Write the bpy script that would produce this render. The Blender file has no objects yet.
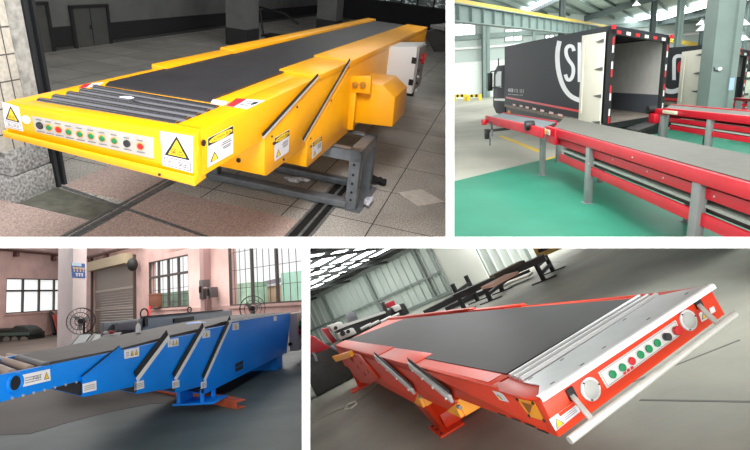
import bpy, bmesh, math, random
from mathutils import Vector as V, Matrix
random.seed(7)
C = bpy.context.scene.collection
F = 500.0; PX, PY = 375.0, 225.0
# ------------------------------------------------------------------ camera
def orth(rows):
    x = V([r[0] for r in rows]).normalized(); y = V([r[1] for r in rows]); y = (y - x*x.dot(y)).normalized()
    z = V([r[2] for r in rows]); zz = x.cross(y)
    if zz.dot(z) < 0: zz = -zz
    return Matrix([(x[i], y[i], zz[i]) for i in range(3)])
UP = V((-0.121, -0.984, -0.129)).normalized()          # plumb direction as the camera holds it (x right, y down, z forward)
fw = V((0, 0, 1)); fw = (fw - UP*fw.dot(UP)).normalized(); rt = fw.cross(UP).normalized()
Q = Matrix((rt, fw, UP))                                # camera space -> world (x right, y ahead, z up)
EYE = V((0, 0, 1.6))
cam_d = bpy.data.cameras.new('camera'); cam_d.sensor_width = 36.0; cam_d.lens = 36.0*F/750.0
cam_d.clip_start = 0.05; cam_d.clip_end = 400
cam = bpy.data.objects.new('camera', cam_d); C.objects.link(cam)
flip = Matrix(((1, 0, 0), (0, -1, 0), (0, 0, -1)))
cam.matrix_world = Matrix.Translation(EYE) @ (Q @ flip).to_4x4()
bpy.context.scene.camera = cam

class Room:
    def __init__(s, rows, h, planes):
        s.R = orth(rows); s.h = h
        s.M = Matrix.Translation(EYE) @ Q.to_4x4() @ s.R.to_4x4() @ Matrix.Translation((0, 0, -h))
        s.planes = [V(p) for p in planes]               # the bay's party walls (inside: n.x >= 0 in camera space)
        s.Minv = s.M.inverted()
    def ray(s, u, v): return s.R.transposed() @ V(((u-PX)/F, (v-PY)/F, 1))
    def at(s, u, v, ax, val):
        d = s.ray(u, v); o = V((0, 0, s.h)); i = 'xyz'.index(ax)
        return o + d*((val-o[i])/d[i])
    def on(s, u, v, P, N):
        d = s.ray(u, v); o = V((0, 0, s.h)); return o + d*((V(P)-o).dot(N)/d.dot(N))
    def px(s, p):
        q = s.R @ (V(p)-V((0, 0, s.h))); return PX+F*q.x/q.z, PY+F*q.y/q.z
    def cam(s, p): return s.R @ (V(p)-V((0, 0, s.h)))
def pu(k, sg): return (sg*F, 0, -sg*(k-PX))              # keep u*sg >= k*sg
def pv(k, sg): return (0, sg*F, -sg*(k-PY))
R1 = Room([[0.96302,0.24474,0.11271],[0.20902,-0.41455,-0.8857],[-0.17004,0.8765,-0.45037]], 2.1, [pu(448.8,-1), pv(241,-1)])
R2 = Room([[0.99754,0.01815,-0.06777],[-0.0601,-0.27739,-0.95888],[-0.0362,0.96059,-0.27561]], 2.3, [pu(451.2,1), pv(241,-1)])
R3 = Room([[0.99311,0.09413,-0.0698],[-0.08134,0.12495,-0.98882],[-0.08435,0.98769,0.13175]], 1.15, [pu(304.8,-1), pv(244,1)])
R4 = Room([[0.88323,-0.18361,-0.43149],[-0.39538,0.20317,-0.89577],[0.25214,0.96177,0.10684]], 1.6, [pu(307.2,1), pv(244,1)])

# ------------------------------------------------------------------ materials
def lin(c): return tuple(((x/255/12.92) if x/255 <= .04045 else ((x/255+.055)/1.055)**2.4) for x in c)
MATS = {}
def mat(name, rgb, rough=.5, metal=0.0, noise=0.0, scale=8.0, rgb2=None, bump=0.0, bscale=60.0, spec=.5, coat=0.0, emit=None, estr=0, detail=4.0):
    if name in MATS: return MATS[name]
    m = bpy.data.materials.new(name); m.use_nodes = True; nt = m.node_tree; b = nt.nodes['Principled BSDF']
    c = lin(rgb); b.inputs['Base Color'].default_value = (*c, 1); b.inputs['Roughness'].default_value = rough
    b.inputs['Metallic'].default_value = metal; b.inputs['Specular IOR Level'].default_value = spec
    b.inputs['Coat Weight'].default_value = coat
    if emit: b.inputs['Emission Color'].default_value = (*lin(emit), 1); b.inputs['Emission Strength'].default_value = estr
    tc = nt.nodes.new('ShaderNodeTexCoord')
    if noise or rgb2:
        n = nt.nodes.new('ShaderNodeTexNoise'); n.inputs['Scale'].default_value = scale; n.inputs['Detail'].default_value = detail
        nt.links.new(tc.outputs['Object'], n.inputs['Vector'])
        r = nt.nodes.new('ShaderNodeValToRGB'); nt.links.new(n.outputs['Fac'], r.inputs['Fac'])
        c2 = lin(rgb2) if rgb2 else tuple(x*(1-noise) for x in c); c1 = c if rgb2 else tuple(min(1, x*(1+noise*.6)) for x in c)
        r.color_ramp.elements[0].color = (*c2, 1); r.color_ramp.elements[1].color = (*c1, 1)
        r.color_ramp.elements[0].position = .35; r.color_ramp.elements[1].position = .65
        nt.links.new(r.outputs['Color'], b.inputs['Base Color'])
    if bump:
        n = nt.nodes.new('ShaderNodeTexNoise'); n.inputs['Scale'].default_value = bscale; n.inputs['Detail'].default_value = 3
        nt.links.new(tc.outputs['Object'], n.inputs['Vector'])
        bp = nt.nodes.new('ShaderNodeBump'); bp.inputs['Strength'].default_value = bump; bp.inputs['Distance'].default_value = .01
        nt.links.new(n.outputs['Fac'], bp.inputs['Height']); nt.links.new(bp.outputs['Normal'], b.inputs['Normal'])
    MATS[name] = m; return m
def tilemat(name, c1, c2, cm, w, h, mortar=.006, rough=.5, speck=0.0, sscale=120, rot=0.0, off=.0, swap=None, stain=0.0, plane='xy'):
    m = mat(name, c1, rough); nt = m.node_tree; b = nt.nodes['Principled BSDF']; L = nt.links.new
    tc = nt.nodes.new('ShaderNodeTexCoord'); mp = nt.nodes.new('ShaderNodeMapping')
    L(tc.outputs['Object'], mp.inputs['Vector'])
    if plane == 'yz': mp.inputs['Rotation'].default_value = (math.pi/2, math.pi/2, 0); 
    if plane == 'xz': mp.inputs['Rotation'].default_value = (math.pi/2, 0, 0)
    if plane == 'xy': mp.inputs['Rotation'].default_value = (0, 0, rot)
    br = nt.nodes.new('ShaderNodeTexBrick'); L(mp.outputs['Vector'], br.inputs['Vector'])
    br.offset = off; br.inputs['Scale'].default_value = 1; br.inputs['Brick Width'].default_value = w; br.inputs['Row Height'].default_value = h
    br.inputs['Mortar Size'].default_value = mortar; br.inputs['Mortar Smooth'].default_value = .1
    br.inputs['Color1'].default_value = (*lin(c1), 1); br.inputs['Color2'].default_value = (*lin(c2), 1); br.inputs['Mortar'].default_value = (*lin(cm), 1)
    out = br.outputs['Color']
    def mul(out, sc, lo, hi, a, bb, det=2):
        n = nt.nodes.new('ShaderNodeTexNoise'); n.inputs['Scale'].default_value = sc; n.inputs['Detail'].default_value = det; L(tc.outputs['Object'], n.inputs['Vector'])
        r = nt.nodes.new('ShaderNodeValToRGB'); L(n.outputs['Fac'], r.inputs['Fac']); r.color_ramp.elements[0].position = a; r.color_ramp.elements[1].position = bb
        r.color_ramp.elements[0].color = (lo, lo, lo, 1); r.color_ramp.elements[1].color = (hi, hi, hi, 1)
        x = nt.nodes.new('ShaderNodeMix'); x.data_type = 'RGBA'; x.blend_type = 'MULTIPLY'; x.inputs[0].default_value = 1
        L(out, x.inputs[6]); L(r.outputs['Color'], x.inputs[7]); return x.outputs[2]
    if speck: out = mul(out, sscale, 1-speck, 1+speck*.6, .38, .62)
    if stain: out = mul(out, 1.7, 1-stain, 1+stain*.3, .35, .7, 5)
    L(out, b.inputs['Base Color']); return m
def glass(name, rgb=(225,240,235), alpha=.25):
    if name in MATS: return MATS[name]
    m = bpy.data.materials.new(name); m.use_nodes = True; nt = m.node_tree; nt.nodes.clear()
    o = nt.nodes.new('ShaderNodeOutputMaterial'); t = nt.nodes.new('ShaderNodeBsdfTransparent'); g = nt.nodes.new('ShaderNodeBsdfGlossy')
    t.inputs['Color'].default_value = (*lin(rgb), 1); g.inputs['Roughness'].default_value = .05
    mx = nt.nodes.new('ShaderNodeMixShader'); mx.inputs[0].default_value = alpha*.3
    nt.links.new(t.outputs[0], mx.inputs[1]); nt.links.new(g.outputs[0], mx.inputs[2]); nt.links.new(mx.outputs[0], o.inputs[0])
    MATS[name] = m; return m

# ------------------------------------------------------------------ mesh builder
class MB:
    def __init__(s): s.v = []; s.f = []; s.m = []; s.k = 0
    def use(s, k): s.k = k; return s
    def face(s, pts):
        i = len(s.v); s.v += [V(p) for p in pts]; s.f.append(list(range(i, i+len(pts)))); s.m.append(s.k); return s
    def solid(s, verts, faces):
        i = len(s.v); s.v += [V(p) for p in verts]
        for f in faces: s.f.append([i+j for j in f]); s.m.append(s.k)
        return s
    def prism(s, pts, vec):
        n = len(pts); vec = V(vec); a = [V(p) for p in pts]; b = [p+vec for p in a]
        return s.solid(a+b, [list(range(n))[::-1], list(range(n, 2*n))]+[[i, (i+1) % n, n+(i+1) % n, n+i] for i in range(n)])
    def loft(s, A, B):
        n = len(A); return s.solid(list(A)+list(B), [list(range(n))[::-1], list(range(n, 2*n))]+[[i, (i+1) % n, n+(i+1) % n, n+i] for i in range(n)])
    def box(s, x0, x1, y0, y1, z0, z1):
        return s.prism([(x0, y0, z0), (x1, y0, z0), (x1, y1, z0), (x0, y1, z0)], (0, 0, z1-z0))
    def obox(s, o, a, b, c):
        o, a, b, c = V(o), V(a), V(b), V(c); return s.prism([o, o+a, o+a+b, o+b], c)
    def bar(s, p, q, w, h, up=(0, 0, 1)):
        p, q = V(p), V(q); d = (q-p).normalized(); sd = d.cross(V(up)); 
        if sd.length < 1e-4: sd = d.cross(V((1, 0, 0)))
        sd.normalize(); u = sd.cross(d)
        a = p-sd*w/2-u*h/2
        return s.prism([a, a+sd*w, a+sd*w+u*h, a+u*h], q-p)
    def cyl(s, p, q, r, n=14, r2=None):
        p, q = V(p), V(q); d = (q-p).normalized(); a = d.orthogonal().normalized(); b = d.cross(a); r2 = r if r2 is None else r2
        A = [p+(a*math.cos(t)+b*math.sin(t))*r for t in [2*math.pi*i/n for i in range(n)]]
        B = [q+(a*math.cos(t)+b*math.sin(t))*r2 for t in [2*math.pi*i/n for i in range(n)]]
        return s.loft(A, B)
    def tube(s, path, r, n=8):
        path = [V(p) for p in path]; rings = []; d0 = (path[1]-path[0]).normalized(); a = d0.orthogonal().normalized()
        for i, p in enumerate(path):
            d = (path[min(i+1, len(path)-1)]-path[max(i-1, 0)]).normalized(); a = (a-d*a.dot(d)).normalized(); b = d.cross(a)
            rings.append([p+(a*math.cos(2*math.pi*j/n)+b*math.sin(2*math.pi*j/n))*r for j in range(n)])
        vs = [p for rg in rings for p in rg]; fs = [[i*n+j, i*n+(j+1) % n, (i+1)*n+(j+1) % n, (i+1)*n+j] for i in range(len(path)-1) for j in range(n)]
        fs += [list(range(n))[::-1], [(len(path)-1)*n+j for j in range(n)]]
        return s.solid(vs, fs)
    def ring(s, c, nrm, R, r, n=28, m=6):
        c, nrm = V(c), V(nrm).normalized(); a = nrm.orthogonal().normalized(); b = nrm.cross(a); vs = []; fs = []
        for i in range(n):
            t = 2*math.pi*i/n; e = a*math.cos(t)+b*math.sin(t)
            for j in range(m):
                p = 2*math.pi*j/m; vs.append(c+e*(R+r*math.cos(p))+nrm*r*math.sin(p))
        for i in range(n):
            for j in range(m): fs.append([i*m+j, ((i+1) % n)*m+j, ((i+1) % n)*m+(j+1) % m, i*m+(j+1) % m])
        return s.solid(vs, fs)
    def blob(s, c, rx, ry, rz, nu=12, nv=8, jit=0.0):
        c = V(c); vs = []; fs = []
        for i in range(nv+1):
            ph = math.pi*i/nv
            for j in range(nu):
                t = 2*math.pi*j/nu; k = 1+random.uniform(-jit, jit)
                vs.append(c+V((rx*math.sin(ph)*math.cos(t)*k, ry*math.sin(ph)*math.sin(t)*k, rz*math.cos(ph)*k)))
        for i in range(nv):
            for j in range(nu): fs.append([i*nu+j, i*nu+(j+1) % nu, (i+1)*nu+(j+1) % nu, (i+1)*nu+j])
        return s.solid(vs, fs)
    def mesh(s, name, base, mats, bev=0.0, smooth=35, room=None, seg=2, merge=True):
        bm = bmesh.new(); base = V(base)
        vs = [bm.verts.new(p-base) for p in s.v]
        for f, k in zip(s.f, s.m):
            try: bf = bm.faces.new([vs[i] for i in f]); bf.material_index = k
            except ValueError: pass
        if merge: bmesh.ops.remove_doubles(bm, verts=bm.verts, dist=1e-6)
        bmesh.ops.recalc_face_normals(bm, faces=bm.faces)
        if bev:
            es = [e for e in bm.edges if len(e.link_faces) == 2 and e.calc_face_angle(0) > .6]
            bmesh.ops.bevel(bm, geom=es, offset=bev, segments=seg, affect='EDGES', clamp_overlap=True, profile=.5)
        if room:
            for n in room.planes:
                nr = room.R.transposed() @ n; co = V((0, 0, room.h))-base
                if any((v.co-co).dot(nr) < -1e-6 for v in bm.verts):
                    bmesh.ops.bisect_plane(bm, geom=bm.verts[:]+bm.edges[:]+bm.faces[:], plane_co=co, plane_no=nr, clear_inner=True, clear_outer=False)
        if smooth:
            for f in bm.faces: f.smooth = True
        me = bpy.data.meshes.new(name); bm.to_mesh(me); bm.free()
        for m in (mats if isinstance(mats, (list, tuple)) else [mats]): me.materials.append(m)
        if smooth: me.set_sharp_from_angle(angle=math.radians(smooth))
        return me

def props(o, label=None, cat=None, group=None, kind=None):
    if label: o['label'] = label
    if cat: o['category'] = cat
    if group: o['group'] = group
    if kind: o['kind'] = kind
    return o
class T:                                                  # a thing: an Empty at its base that parents its parts
    def __init__(s, room, name, label, cat, base, group=None):
        s.r = room; s.base = V(base); s.o = bpy.data.objects.new(name, None); C.objects.link(s.o); s.o.empty_display_size = .1
        s.o.matrix_world = room.M @ Matrix.Translation(s.base); props(s.o, label, cat, group)
    def part(s, name, mb, m, parent=None, bev=0.0, smooth=35, label=None, kind=None):
        me = mb.mesh(name, s.base, m, bev, smooth, s.r)
        if not len(me.polygons): return None
        o = bpy.data.objects.new(name, me); C.objects.link(o); o.parent = parent or s.o
        return props(o, label, None, None, kind)
def solo(room, name, mb, m, label, cat, base, group=None, bev=0.0, smooth=35, kind=None):
    me = mb.mesh(name, base, m, bev, smooth, room)
    o = bpy.data.objects.new(name, me); C.objects.link(o); o.matrix_world = room.M @ Matrix.Translation(V(base))
    return props(o, label, cat, group, kind)
def struct(room, name, mb, m, bev=0.0, smooth=35, base=(0, 0, 0), parent=None):
    me = mb.mesh(name, base, m, bev, smooth, room)
    if not len(me.polygons): return None
    o = bpy.data.objects.new(name, me); C.objects.link(o)
    if parent is not None: o.parent = parent; return o
    o.matrix_world = room.M @ Matrix.Translation(V(base)); o['kind'] = 'structure'; return o

# ------------------------------------------------------------------ lettering and labels mapped onto a quad
_fc = {}
def glyphs(txt, res=3):
    if txt in _fc: return _fc[txt]
    cu = bpy.data.curves.new('t', 'FONT'); cu.body = txt; cu.size = 1; cu.resolution_u = res; cu.fill_mode = 'FRONT'
    o = bpy.data.objects.new('t', cu); C.objects.link(o)
    dg = bpy.context.evaluated_depsgraph_get(); me = bpy.data.meshes.new_from_object(o.evaluated_get(dg))
    vs = [(v.co.x, v.co.y) for v in me.vertices]; fs = [list(p.vertices) for p in me.polygons]
    bpy.data.objects.remove(o); bpy.data.curves.remove(cu); bpy.data.meshes.remove(me)
    if vs:
        x0 = min(v[0] for v in vs); x1 = max(v[0] for v in vs); y0 = min(v[1] for v in vs); y1 = max(v[1] for v in vs)
        vs = [((a-x0)/max(1e-6, x1-x0), (b-y0)/max(1e-6, y1-y0)) for a, b in vs]
    _fc[txt] = (vs, fs); return _fc[txt]
class Quad:                                               # corners: top-left, top-right, bottom-right, bottom-left
    def __init__(s, tl, tr, br, bl, toward=None, lift=.002):
        s.c = [V(x) for x in (tl, tr, br, bl)]; n = (s.c[1]-s.c[0]).cross(s.c[3]-s.c[0]).normalized()
        if toward is not None and n.dot(V(toward)-s.c[0]) < 0: n = -n
        s.n = n; s.lift = lift
    def p(s, a, b, k=1.0):                                # a: 0..1 right, b: 0..1 down
        t = s.c[0].lerp(s.c[1], a); q = s.c[3].lerp(s.c[2], a); return t.lerp(q, b)+s.n*s.lift*k
    def rect(s, mb, a0, a1, b0, b1, k=1.0, thick=True):
        pts = [s.p(a0, b0, k), s.p(a1, b0, k), s.p(a1, b1, k), s.p(a0, b1, k)]
        if thick: mb.prism(pts, -s.n*s.lift*.9)
        else: mb.face(pts)
    def poly(s, mb, pts, k=1.0): mb.face([s.p(a, b, k) for a, b in pts])
    def text(s, mb, txt, a0, a1, b0, b1, k=2.0):
        vs, fs = glyphs(txt); pv_ = [s.p(a0+(a1-a0)*x, b1+(b0-b1)*y, k) for x, y in vs]
        mb.solid(pv_, fs)
    def disc(s, mb, a, b, ra, rb, k=1.5, n=20): mb.face([s.p(a+ra*math.cos(2*math.pi*i/n), b+rb*math.sin(2*math.pi*i/n), k) for i in range(n)])
CAMPT = lambda room: V((0, 0, room.h))
def tri_sign(q, mb, a0, a1, b0, b1, ky, kb, k=2.0):
    am = (a0+a1)/2; mb.use(kb); q.poly(mb, [(am, b0), (a1, b1), (a0, b1)], k)
    d = (a1-a0)*.09; e = (b1-b0)*.085; mb.use(ky); q.poly(mb, [(am, b0+e*2), (a1-d*1.6, b1-e*.9), (a0+d*1.6, b1-e*.9)], k+.6)
def area(name, room, loc, target, sx, sy, power, col=(255, 255, 255)):
    l = bpy.data.lights.new(name, 'AREA'); l.shape = 'RECTANGLE'; l.size = sx; l.size_y = sy; l.energy = power; l.color = lin(col)
    o = bpy.data.objects.new(name, l); C.objects.link(o)
    a = room.M @ V(loc); b = room.M @ V(target); o.matrix_world = Matrix.Translation(a) @ (b-a).to_track_quat('-Z', 'Y').to_matrix().to_4x4()
    return o

WHITE = mat('white_paint', (243, 243, 243), .7); BLACK = mat('black_plastic', (22, 22, 23), .45)
PAPER = mat('label_paper', (214, 214, 219), .6); INK = mat('label_ink', (25, 25, 28), .6); SIGNY = mat('sign_yellow', (245, 205, 40), .5)
REDINK = mat('red_ink', (205, 35, 45), .6); ALU = mat('brushed_aluminium', (204, 206, 208), .35, .25, noise=.08, scale=30)
STEEL = mat('grey_steel', (120, 125, 130), .45, .5, noise=.12, scale=14)
GREENB = mat('green_button', (8, 118, 72), .45); REDB = mat('red_button', (178, 22, 28), .45); BLKB = mat('black_button', (40, 40, 42), .35)
ORB = mat('amber_bezel', (225, 140, 30), .35)

# ------------------------------------------------------------------ the party walls between the four bays
def cell(u0, u1, v0, v1, d0, d1, mb):
    um, vm = (u0+u1)/2, (v0+v1)/2
    def P(u, v, d): return V(((u-PX)/F*d, (v-PY)/F*d, d))
    k = d0/d1; hu, hv = (u1-u0)/2, (v1-v0)/2
    if hu < hv: A = [(u0, v0), (u1, v0), (u1, v1), (u0, v1)]; B = [(um-hu*k, v0), (um+hu*k, v0), (um+hu*k, v1), (um-hu*k, v1)]
    else: A = [(u0, v0), (u1, v0), (u1, v1), (u0, v1)]; B = [(u0, vm-hv*k), (u1, vm-hv*k), (u1, vm+hv*k), (u0, vm+hv*k)]
    mb.loft([P(*a, d0) for a in A], [P(*b, d1) for b in B])
CAMR = Room([[1, 0, 0], [0, 1, 0], [0, 0, 1]], 0, [])
CAMR.M = Matrix.Translation(EYE) @ Q.to_4x4()
D0 = 1.6
m_ = MB(); cell(-130, 880, 237, 248, D0, 3.0, m_); struct(CAMR, 'partition_slab', m_, WHITE)
m_ = MB(); cell(446, 454, -130, 237, D0, 24, m_); struct(CAMR, 'wall_upper', m_, WHITE)
m_ = MB(); cell(302, 310, 248, 580, D0, 24, m_); struct(CAMR, 'wall_lower', m_, WHITE)
# ================================================================== bay 1: yellow telescopic conveyor in a dark hall
def bay1():
    r = R1; at = r.at; cp = CAMPT(r)
    YEL = mat('yellow_paint', (240, 166, 3), .38, spec=.45, coat=.15, noise=.05, scale=3)
    BELT = mat('black_belt', (44, 43, 46), .5, noise=.15, scale=5)
    ROLL = mat('dark_roller', (150, 150, 156), .26, .9)
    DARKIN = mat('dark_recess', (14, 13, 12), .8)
    GRIT = tilemat('granite_floor', (190, 186, 178), (175, 171, 164), (44, 42, 40), .82, .82, .006, .6, speck=.42, sscale=70, stain=.22)
    # ---------------- setting
    m = MB(); P = [at(0-40, 241, 'z', 0), at(460, 241, 'z', 0)]
    m.face([(-14, 1.2, 0), (4, 1.2, 0), (8, 26, 0), (-14, 26, 0)])
    struct(r, 'floor', m, GRIT)
    PINK = mat('pink_granite', (186, 164, 156), .65, noise=.35, scale=75, bump=.3)
    m = MB()
    m.prism([(-4.4, 1.8, .0), (-2.98, 1.8, .0), (-2.98, 3.06, .0), (-4.4, 3.06, .0)], (0, 0, .004))
    m.prism([(-2.86, 2.6, .0), (-1.45, 2.6, .0), (-1.45, 3.86, 0), (-2.86, 3.86, 0)], (0, 0, .004))
    m.prism([(-3.66, 3.5, .0), (-2.86, 3.5, .0), (-2.86, 5.4, 0), (-3.66, 5.4, 0)], (0, 0, .004))
    struct(r, 'floor_pink', m, PINK)
    m = MB(); m.prism([(-3.69, 3.07, 0), (-2.98, 3.07, 0), (-2.98, 3.36, 0), (-3.69, 3.46, 0)], (0, 0, .008))
    struct(r, 'floor_threshold', m, mat('threshold_slab', (104, 104, 94), .6, noise=.3, scale=9, bump=.2), bev=.003)
    RAIL = mat('track_steel', (112, 114, 114), .5, .25, noise=.3, scale=20)
    m = MB(); m.box(-2.98, -2.955, 2.0, 5.2, 0, .012); m.box(-2.93, -2.90, 2.0, 5.2, 0, .008); m.box(-2.885, -2.86, 2.0, 5.2, 0, .012); m.bar((-3.64, 3.49, .006), (-2.0, 3.22, .006), .03, .012)
    struct(r, 'trim_1', m, RAIL)
    m = MB(); m.use(1).box(-1.45, -1.25, 2.0, 5.0, 0, .003); m.use(0).box(-1.45, -1.425, 2.0, 5.0, 0, .012); m.box(-1.35, -1.325, 2, 5, 0, .014); m.box(-1.265, -1.24, 2.0, 5.0, 0, .012)
    struct(r, 'trim_2', m, [RAIL, DARKIN])
    # marble lozenge let into the paving
    m = MB(); m.prism([at(398, 193, 'z', 0), at(418, 206, 'z', 0), at(444, 202, 'z', 0), at(421, 189.5, 'z', 0)], (0, 0, .006))
    struct(r, 'trim_3', m, mat('marble_inlay', (205, 200, 190), .5, noise=.12, scale=12))
    # stone pier of the gateway
    PTILE = tilemat('pier_tile', (214, 208, 196), (204, 198, 186), (92, 90, 86), .105, .2, .006, .55, speck=.12, sscale=30, stain=.18, plane='yz')
    m = MB(); m.box(-5.2, -3.70, 3.06, 3.40, .40, 4.2); struct(r, 'wall_pier', m, PTILE, bev=.006)
    m = MB(); m.box(-3.72, -3.685, 3.33, 3.46, .42, 4.2); struct(r, 'wall_pier_render', m, mat('grey_render', (168, 166, 160), .8, noise=.4, scale=11, bump=.5, bscale=40))
    m = MB(); m.box(-5.2, -3.675, 3.05, 3.46, 0, .24); m.box(-5.2, -3.68, 3.06, 3.45, .25, .46)
    struct(r, 'baseboard_pier', m, mat('rough_granite', (150, 150, 148), .8, noise=.55, scale=40, bump=1.0, bscale=45), bev=.01)
    m = MB(); m.box(-3.76, -3.66, 3.47, 3.50, 0, 4.2); m.box(-3.76, -3.73, 3.47, 3.56, 0, 4.2); m.box(-3.76, -3.66, 3.54, 3.57, 0, 4.2)
    struct(r, 'trim_4', m, mat('guide_steel', (62, 66, 70), .4, .6))
    # dark hall
    HW = mat('hall_wall', (112, 114, 112), .85, noise=.12, scale=2); DADO = mat('hall_dado', (38, 38, 40), .7)
    m = MB(); m.box(-8.75, -8.45, 3.6, 24.5, .42, 5); struct(r, 'wall_left', m, HW)
    m = MB(); m.box(-8.44, -8.43, 3.6, 24.5, .06, .43); struct(r, 'baseboard_left', m, DADO)
    m = MB(); m.box(-8.44, -8.42, 3.6, 24.5, 0, .05); struct(r, 'trim_5', m, mat('hall_skirting', (70, 70, 70), .7))
    DOOR = mat('hall_door', (84, 84, 82), .7, noise=.1, scale=4)
    for i, (u0, u1, v) in enumerate(((22, 44, 5), (71, 105, 7))):
        a = at(u0, 50, 'z', 0); y0 = at(u0, v, 'x', -8.42).y; y1 = at(u1, v, 'x', -8.42).y; z = at(u1, v, 'x', -8.42).z
        m = MB(); m.box(-8.46, -8.41, y0, y1, 0, z)
        d = struct(r, 'door_%d' % (i+1), m, DOOR)
        m = MB(); m.box(-8.43, -8.38, y0-.07, y0, 0, z+.05); m.box(-8.43, -8.38, y1, y1+.07, 0, z+.05); m.box(-8.43, -8.38, y0-.07, y1+.07, z, z+.06)
        struct(r, 'door_frame', m, DADO, parent=d)
        if i: 
            m = MB(); ym = (y0+y1)/2; m.box(-8.415, -8.40, ym-.006, ym+.006, .02, z); m.box(-8.41, -8.38, ym-.05, ym-.02, .34, .42); struct(r, 'door_handle', m, DADO, parent=d)
    m = MB(); m.box(-14, 8, 24, 24.3, -.2, .93); struct(r, 'wall_back', m, DADO)
    m = MB(); m.box(-14, 8, 24, 24.3, 2.4, 6); struct(r, 'wall_back_upper', m, HW)
    m = MB(); m.box(-14, 9, 1.2, 26, 5.0, 5.2); struct(r, 'ceiling', m, DADO)
    m = MB(); m.box(-14, -13.8, 1.5, 26, 0, 5); struct(r, 'wall_far_left', m, HW)
    # windows at the back: dim daylight coming through trees
    W = mat('window_foliage', (20, 24, 22), .15)
    nt = W.node_tree; b = nt.nodes['Principled BSDF']; tc = nt.nodes.new('ShaderNodeTexCoord'); mp = nt.nodes.new('ShaderNodeMapping'); mp.inputs['Scale'].default_value = (1, 1, 1.6)
    n = nt.nodes.new('ShaderNodeTexNoise'); n.inputs['Scale'].default_value = 3.0; n.inputs['Detail'].default_value = 7; n.inputs['Roughness'].default_value = .7
    rp = nt.nodes.new('ShaderNodeValToRGB'); rp.color_ramp.elements[0].position = .5; rp.color_ramp.elements[0].color = (.018, .024, .022, 1); rp.color_ramp.elements[1].position = .72; rp.color_ramp.elements[1].color = (.55, .62, .62, 1)
    nt.links.new(tc.outputs['Object'], mp.inputs[0]); nt.links.new(mp.outputs[0], n.inputs['Vector']); nt.links.new(n.outputs['Fac'], rp.inputs['Fac']); nt.links.new(rp.outputs['Color'], b.inputs['Emission Color']); b.inputs['Emission Strength'].default_value = 1.1
    FR = mat('window_frame_dark', (44, 47, 47), .6)
    for i, (u0, u1) in enumerate(((256, 316), (337, 450))):
        x0 = at(u0, 10, 'y', 24).x; x1 = at(u1, 10, 'y', 24).x
        m = MB(); m.box(x0, x1, 24.05, 24.07, .9, 2.45); w = struct(r, 'window_%d' % (i+1), m, W)
        m = MB(); k = 4 if i == 0 else 7
        for j in range(k+1): x = x0+(x1-x0)*j/k; m.box(x-.03, x+.03, 23.98, 24.05, .9, 2.4)
        for z in (.93, 1.5, 2.05): m.box(x0, x1, 23.98, 24.05, z-.03, z+.03)
        struct(r, 'window_frame', m, FR, parent=w)
    # columns
    PIL = mat('hall_column', (104, 105, 104), .8, noise=.1, scale=3)
    for i, (u0, u1, y, dz) in enumerate(((226, 246, 12.2, .42), (316, 335, 16.2, .55))):
        x0 = at(u0, 30, 'y', y).x; x1 = at(u1, 30, 'y', y).x
        m = MB(); m.use(0).box(x0, x1, y, y+.7, dz, 5); m.use(1).box(x0-.01, x1+.01, y-.01, y+.71, 0, dz); struct(r, 'pillar_%s' % ('near', 'far')[i], m, [PIL, DADO])
    # dim clutter before the back wall
    DK = mat('dark_iron', (34, 34, 36), .5, .3); PALE = mat('pale_floor', (96, 98, 98), .6)
    x, y = at(287, 44, 'z', 0).x, 13.6
    t = T(r, 'hand_trolley', 'dark hand trolley with bent handle in the gloom between the two columns', 'trolley', (x, y, 0))
    m = MB(); m.box(x-.55, x+.55, y-.3, y+.3, .16, .22); t.part('platform', m, DK)
    m = MB(); m.tube([(x-.5, y-.25, .2), (x-.62, y-.25, .9), (x+.1, y-.25, .82), (x+.5, y-.25, .62)], .03); t.part('handle', m, DK)
    for sx in (-.4, .4):
        m = MB(); m.cyl((x+sx, y-.25, .08), (x+sx, y-.18, .08), .08); t.part('wheel', m, BLACK)
    a = at(268, 40, 'z', 0); m = MB(); m.prism([at(268, 40, 'z', .05), at(318, 38.5, 'z', .05), at(318, 36, 'z', .05), at(272, 36.5, 'z', .05)], (0, 0, .06))
    solo(r, 'pale_floor_slab', m, PALE, 'pale flat stack standing for a lighter strip of the dark hall floor behind the yellow conveyor', 'slab', at(290, 38, 'z', .05))  # slab added in place of a lighter strip of floor
    # ---------------- support frame
    FRM = mat('frame_grey_paint', (112, 117, 122), .42, .25, noise=.18, scale=10)
    t = T(r, 'support_frame', 'grey steel support frame with drilled posts standing under the yellow conveyor', 'frame', (-1.85, 4.3, 0))
    xa, xb, y0, y1, zt = -2.62, -1.04, 4.28, 4.9, .61
    for nm, x, y in (('post', xb-.11, y0), ('post', xb-.11, y1-.07), ('post', xa, y0), ('post', xa, y1-.07)):
        m = MB(); m.box(x, x+.11, y, y+.012, 0, zt); m.box(x+.10, x+.11, y, y+.07, 0, zt); o = t.part(nm, m, FRM)
        if x > -2 and y == y0:
            for z in (.47, .37, .28, .19, .11): m = MB(); m.cyl((x+.05, y-.003, z), (x+.05, y+.003, z), .013); t.part('bolt_hole', m, BLACK, parent=o)
    m = MB(); m.box(xa, xb, y0, y0+.012, .50, zt); m.box(xa, xb, y0, y0+.09, zt-.012, zt); t.part('front_beam', m, FRM)
    m = MB(); m.box(xa, xb, y1-.09, y1, zt-.012, zt); t.part('rear_beam', m, FRM)
    m = MB(); m.box(xb-.12, xb, y0, y1, zt-.012, zt); m.box(xb-.012, xb, y0, y1, zt-.1, zt); t.part('side_beam', m, FRM)
    m = MB(); m.box(xa, xb-.1, y0-.02, y0+.10, .02, .085); t.part('front_rail', m, FRM, bev=.004)
    m = MB(); m.box(xa, xb-.1, y1-.1, y1, .02, .085); t.part('rear_rail', m, FRM, bev=.004)
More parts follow.
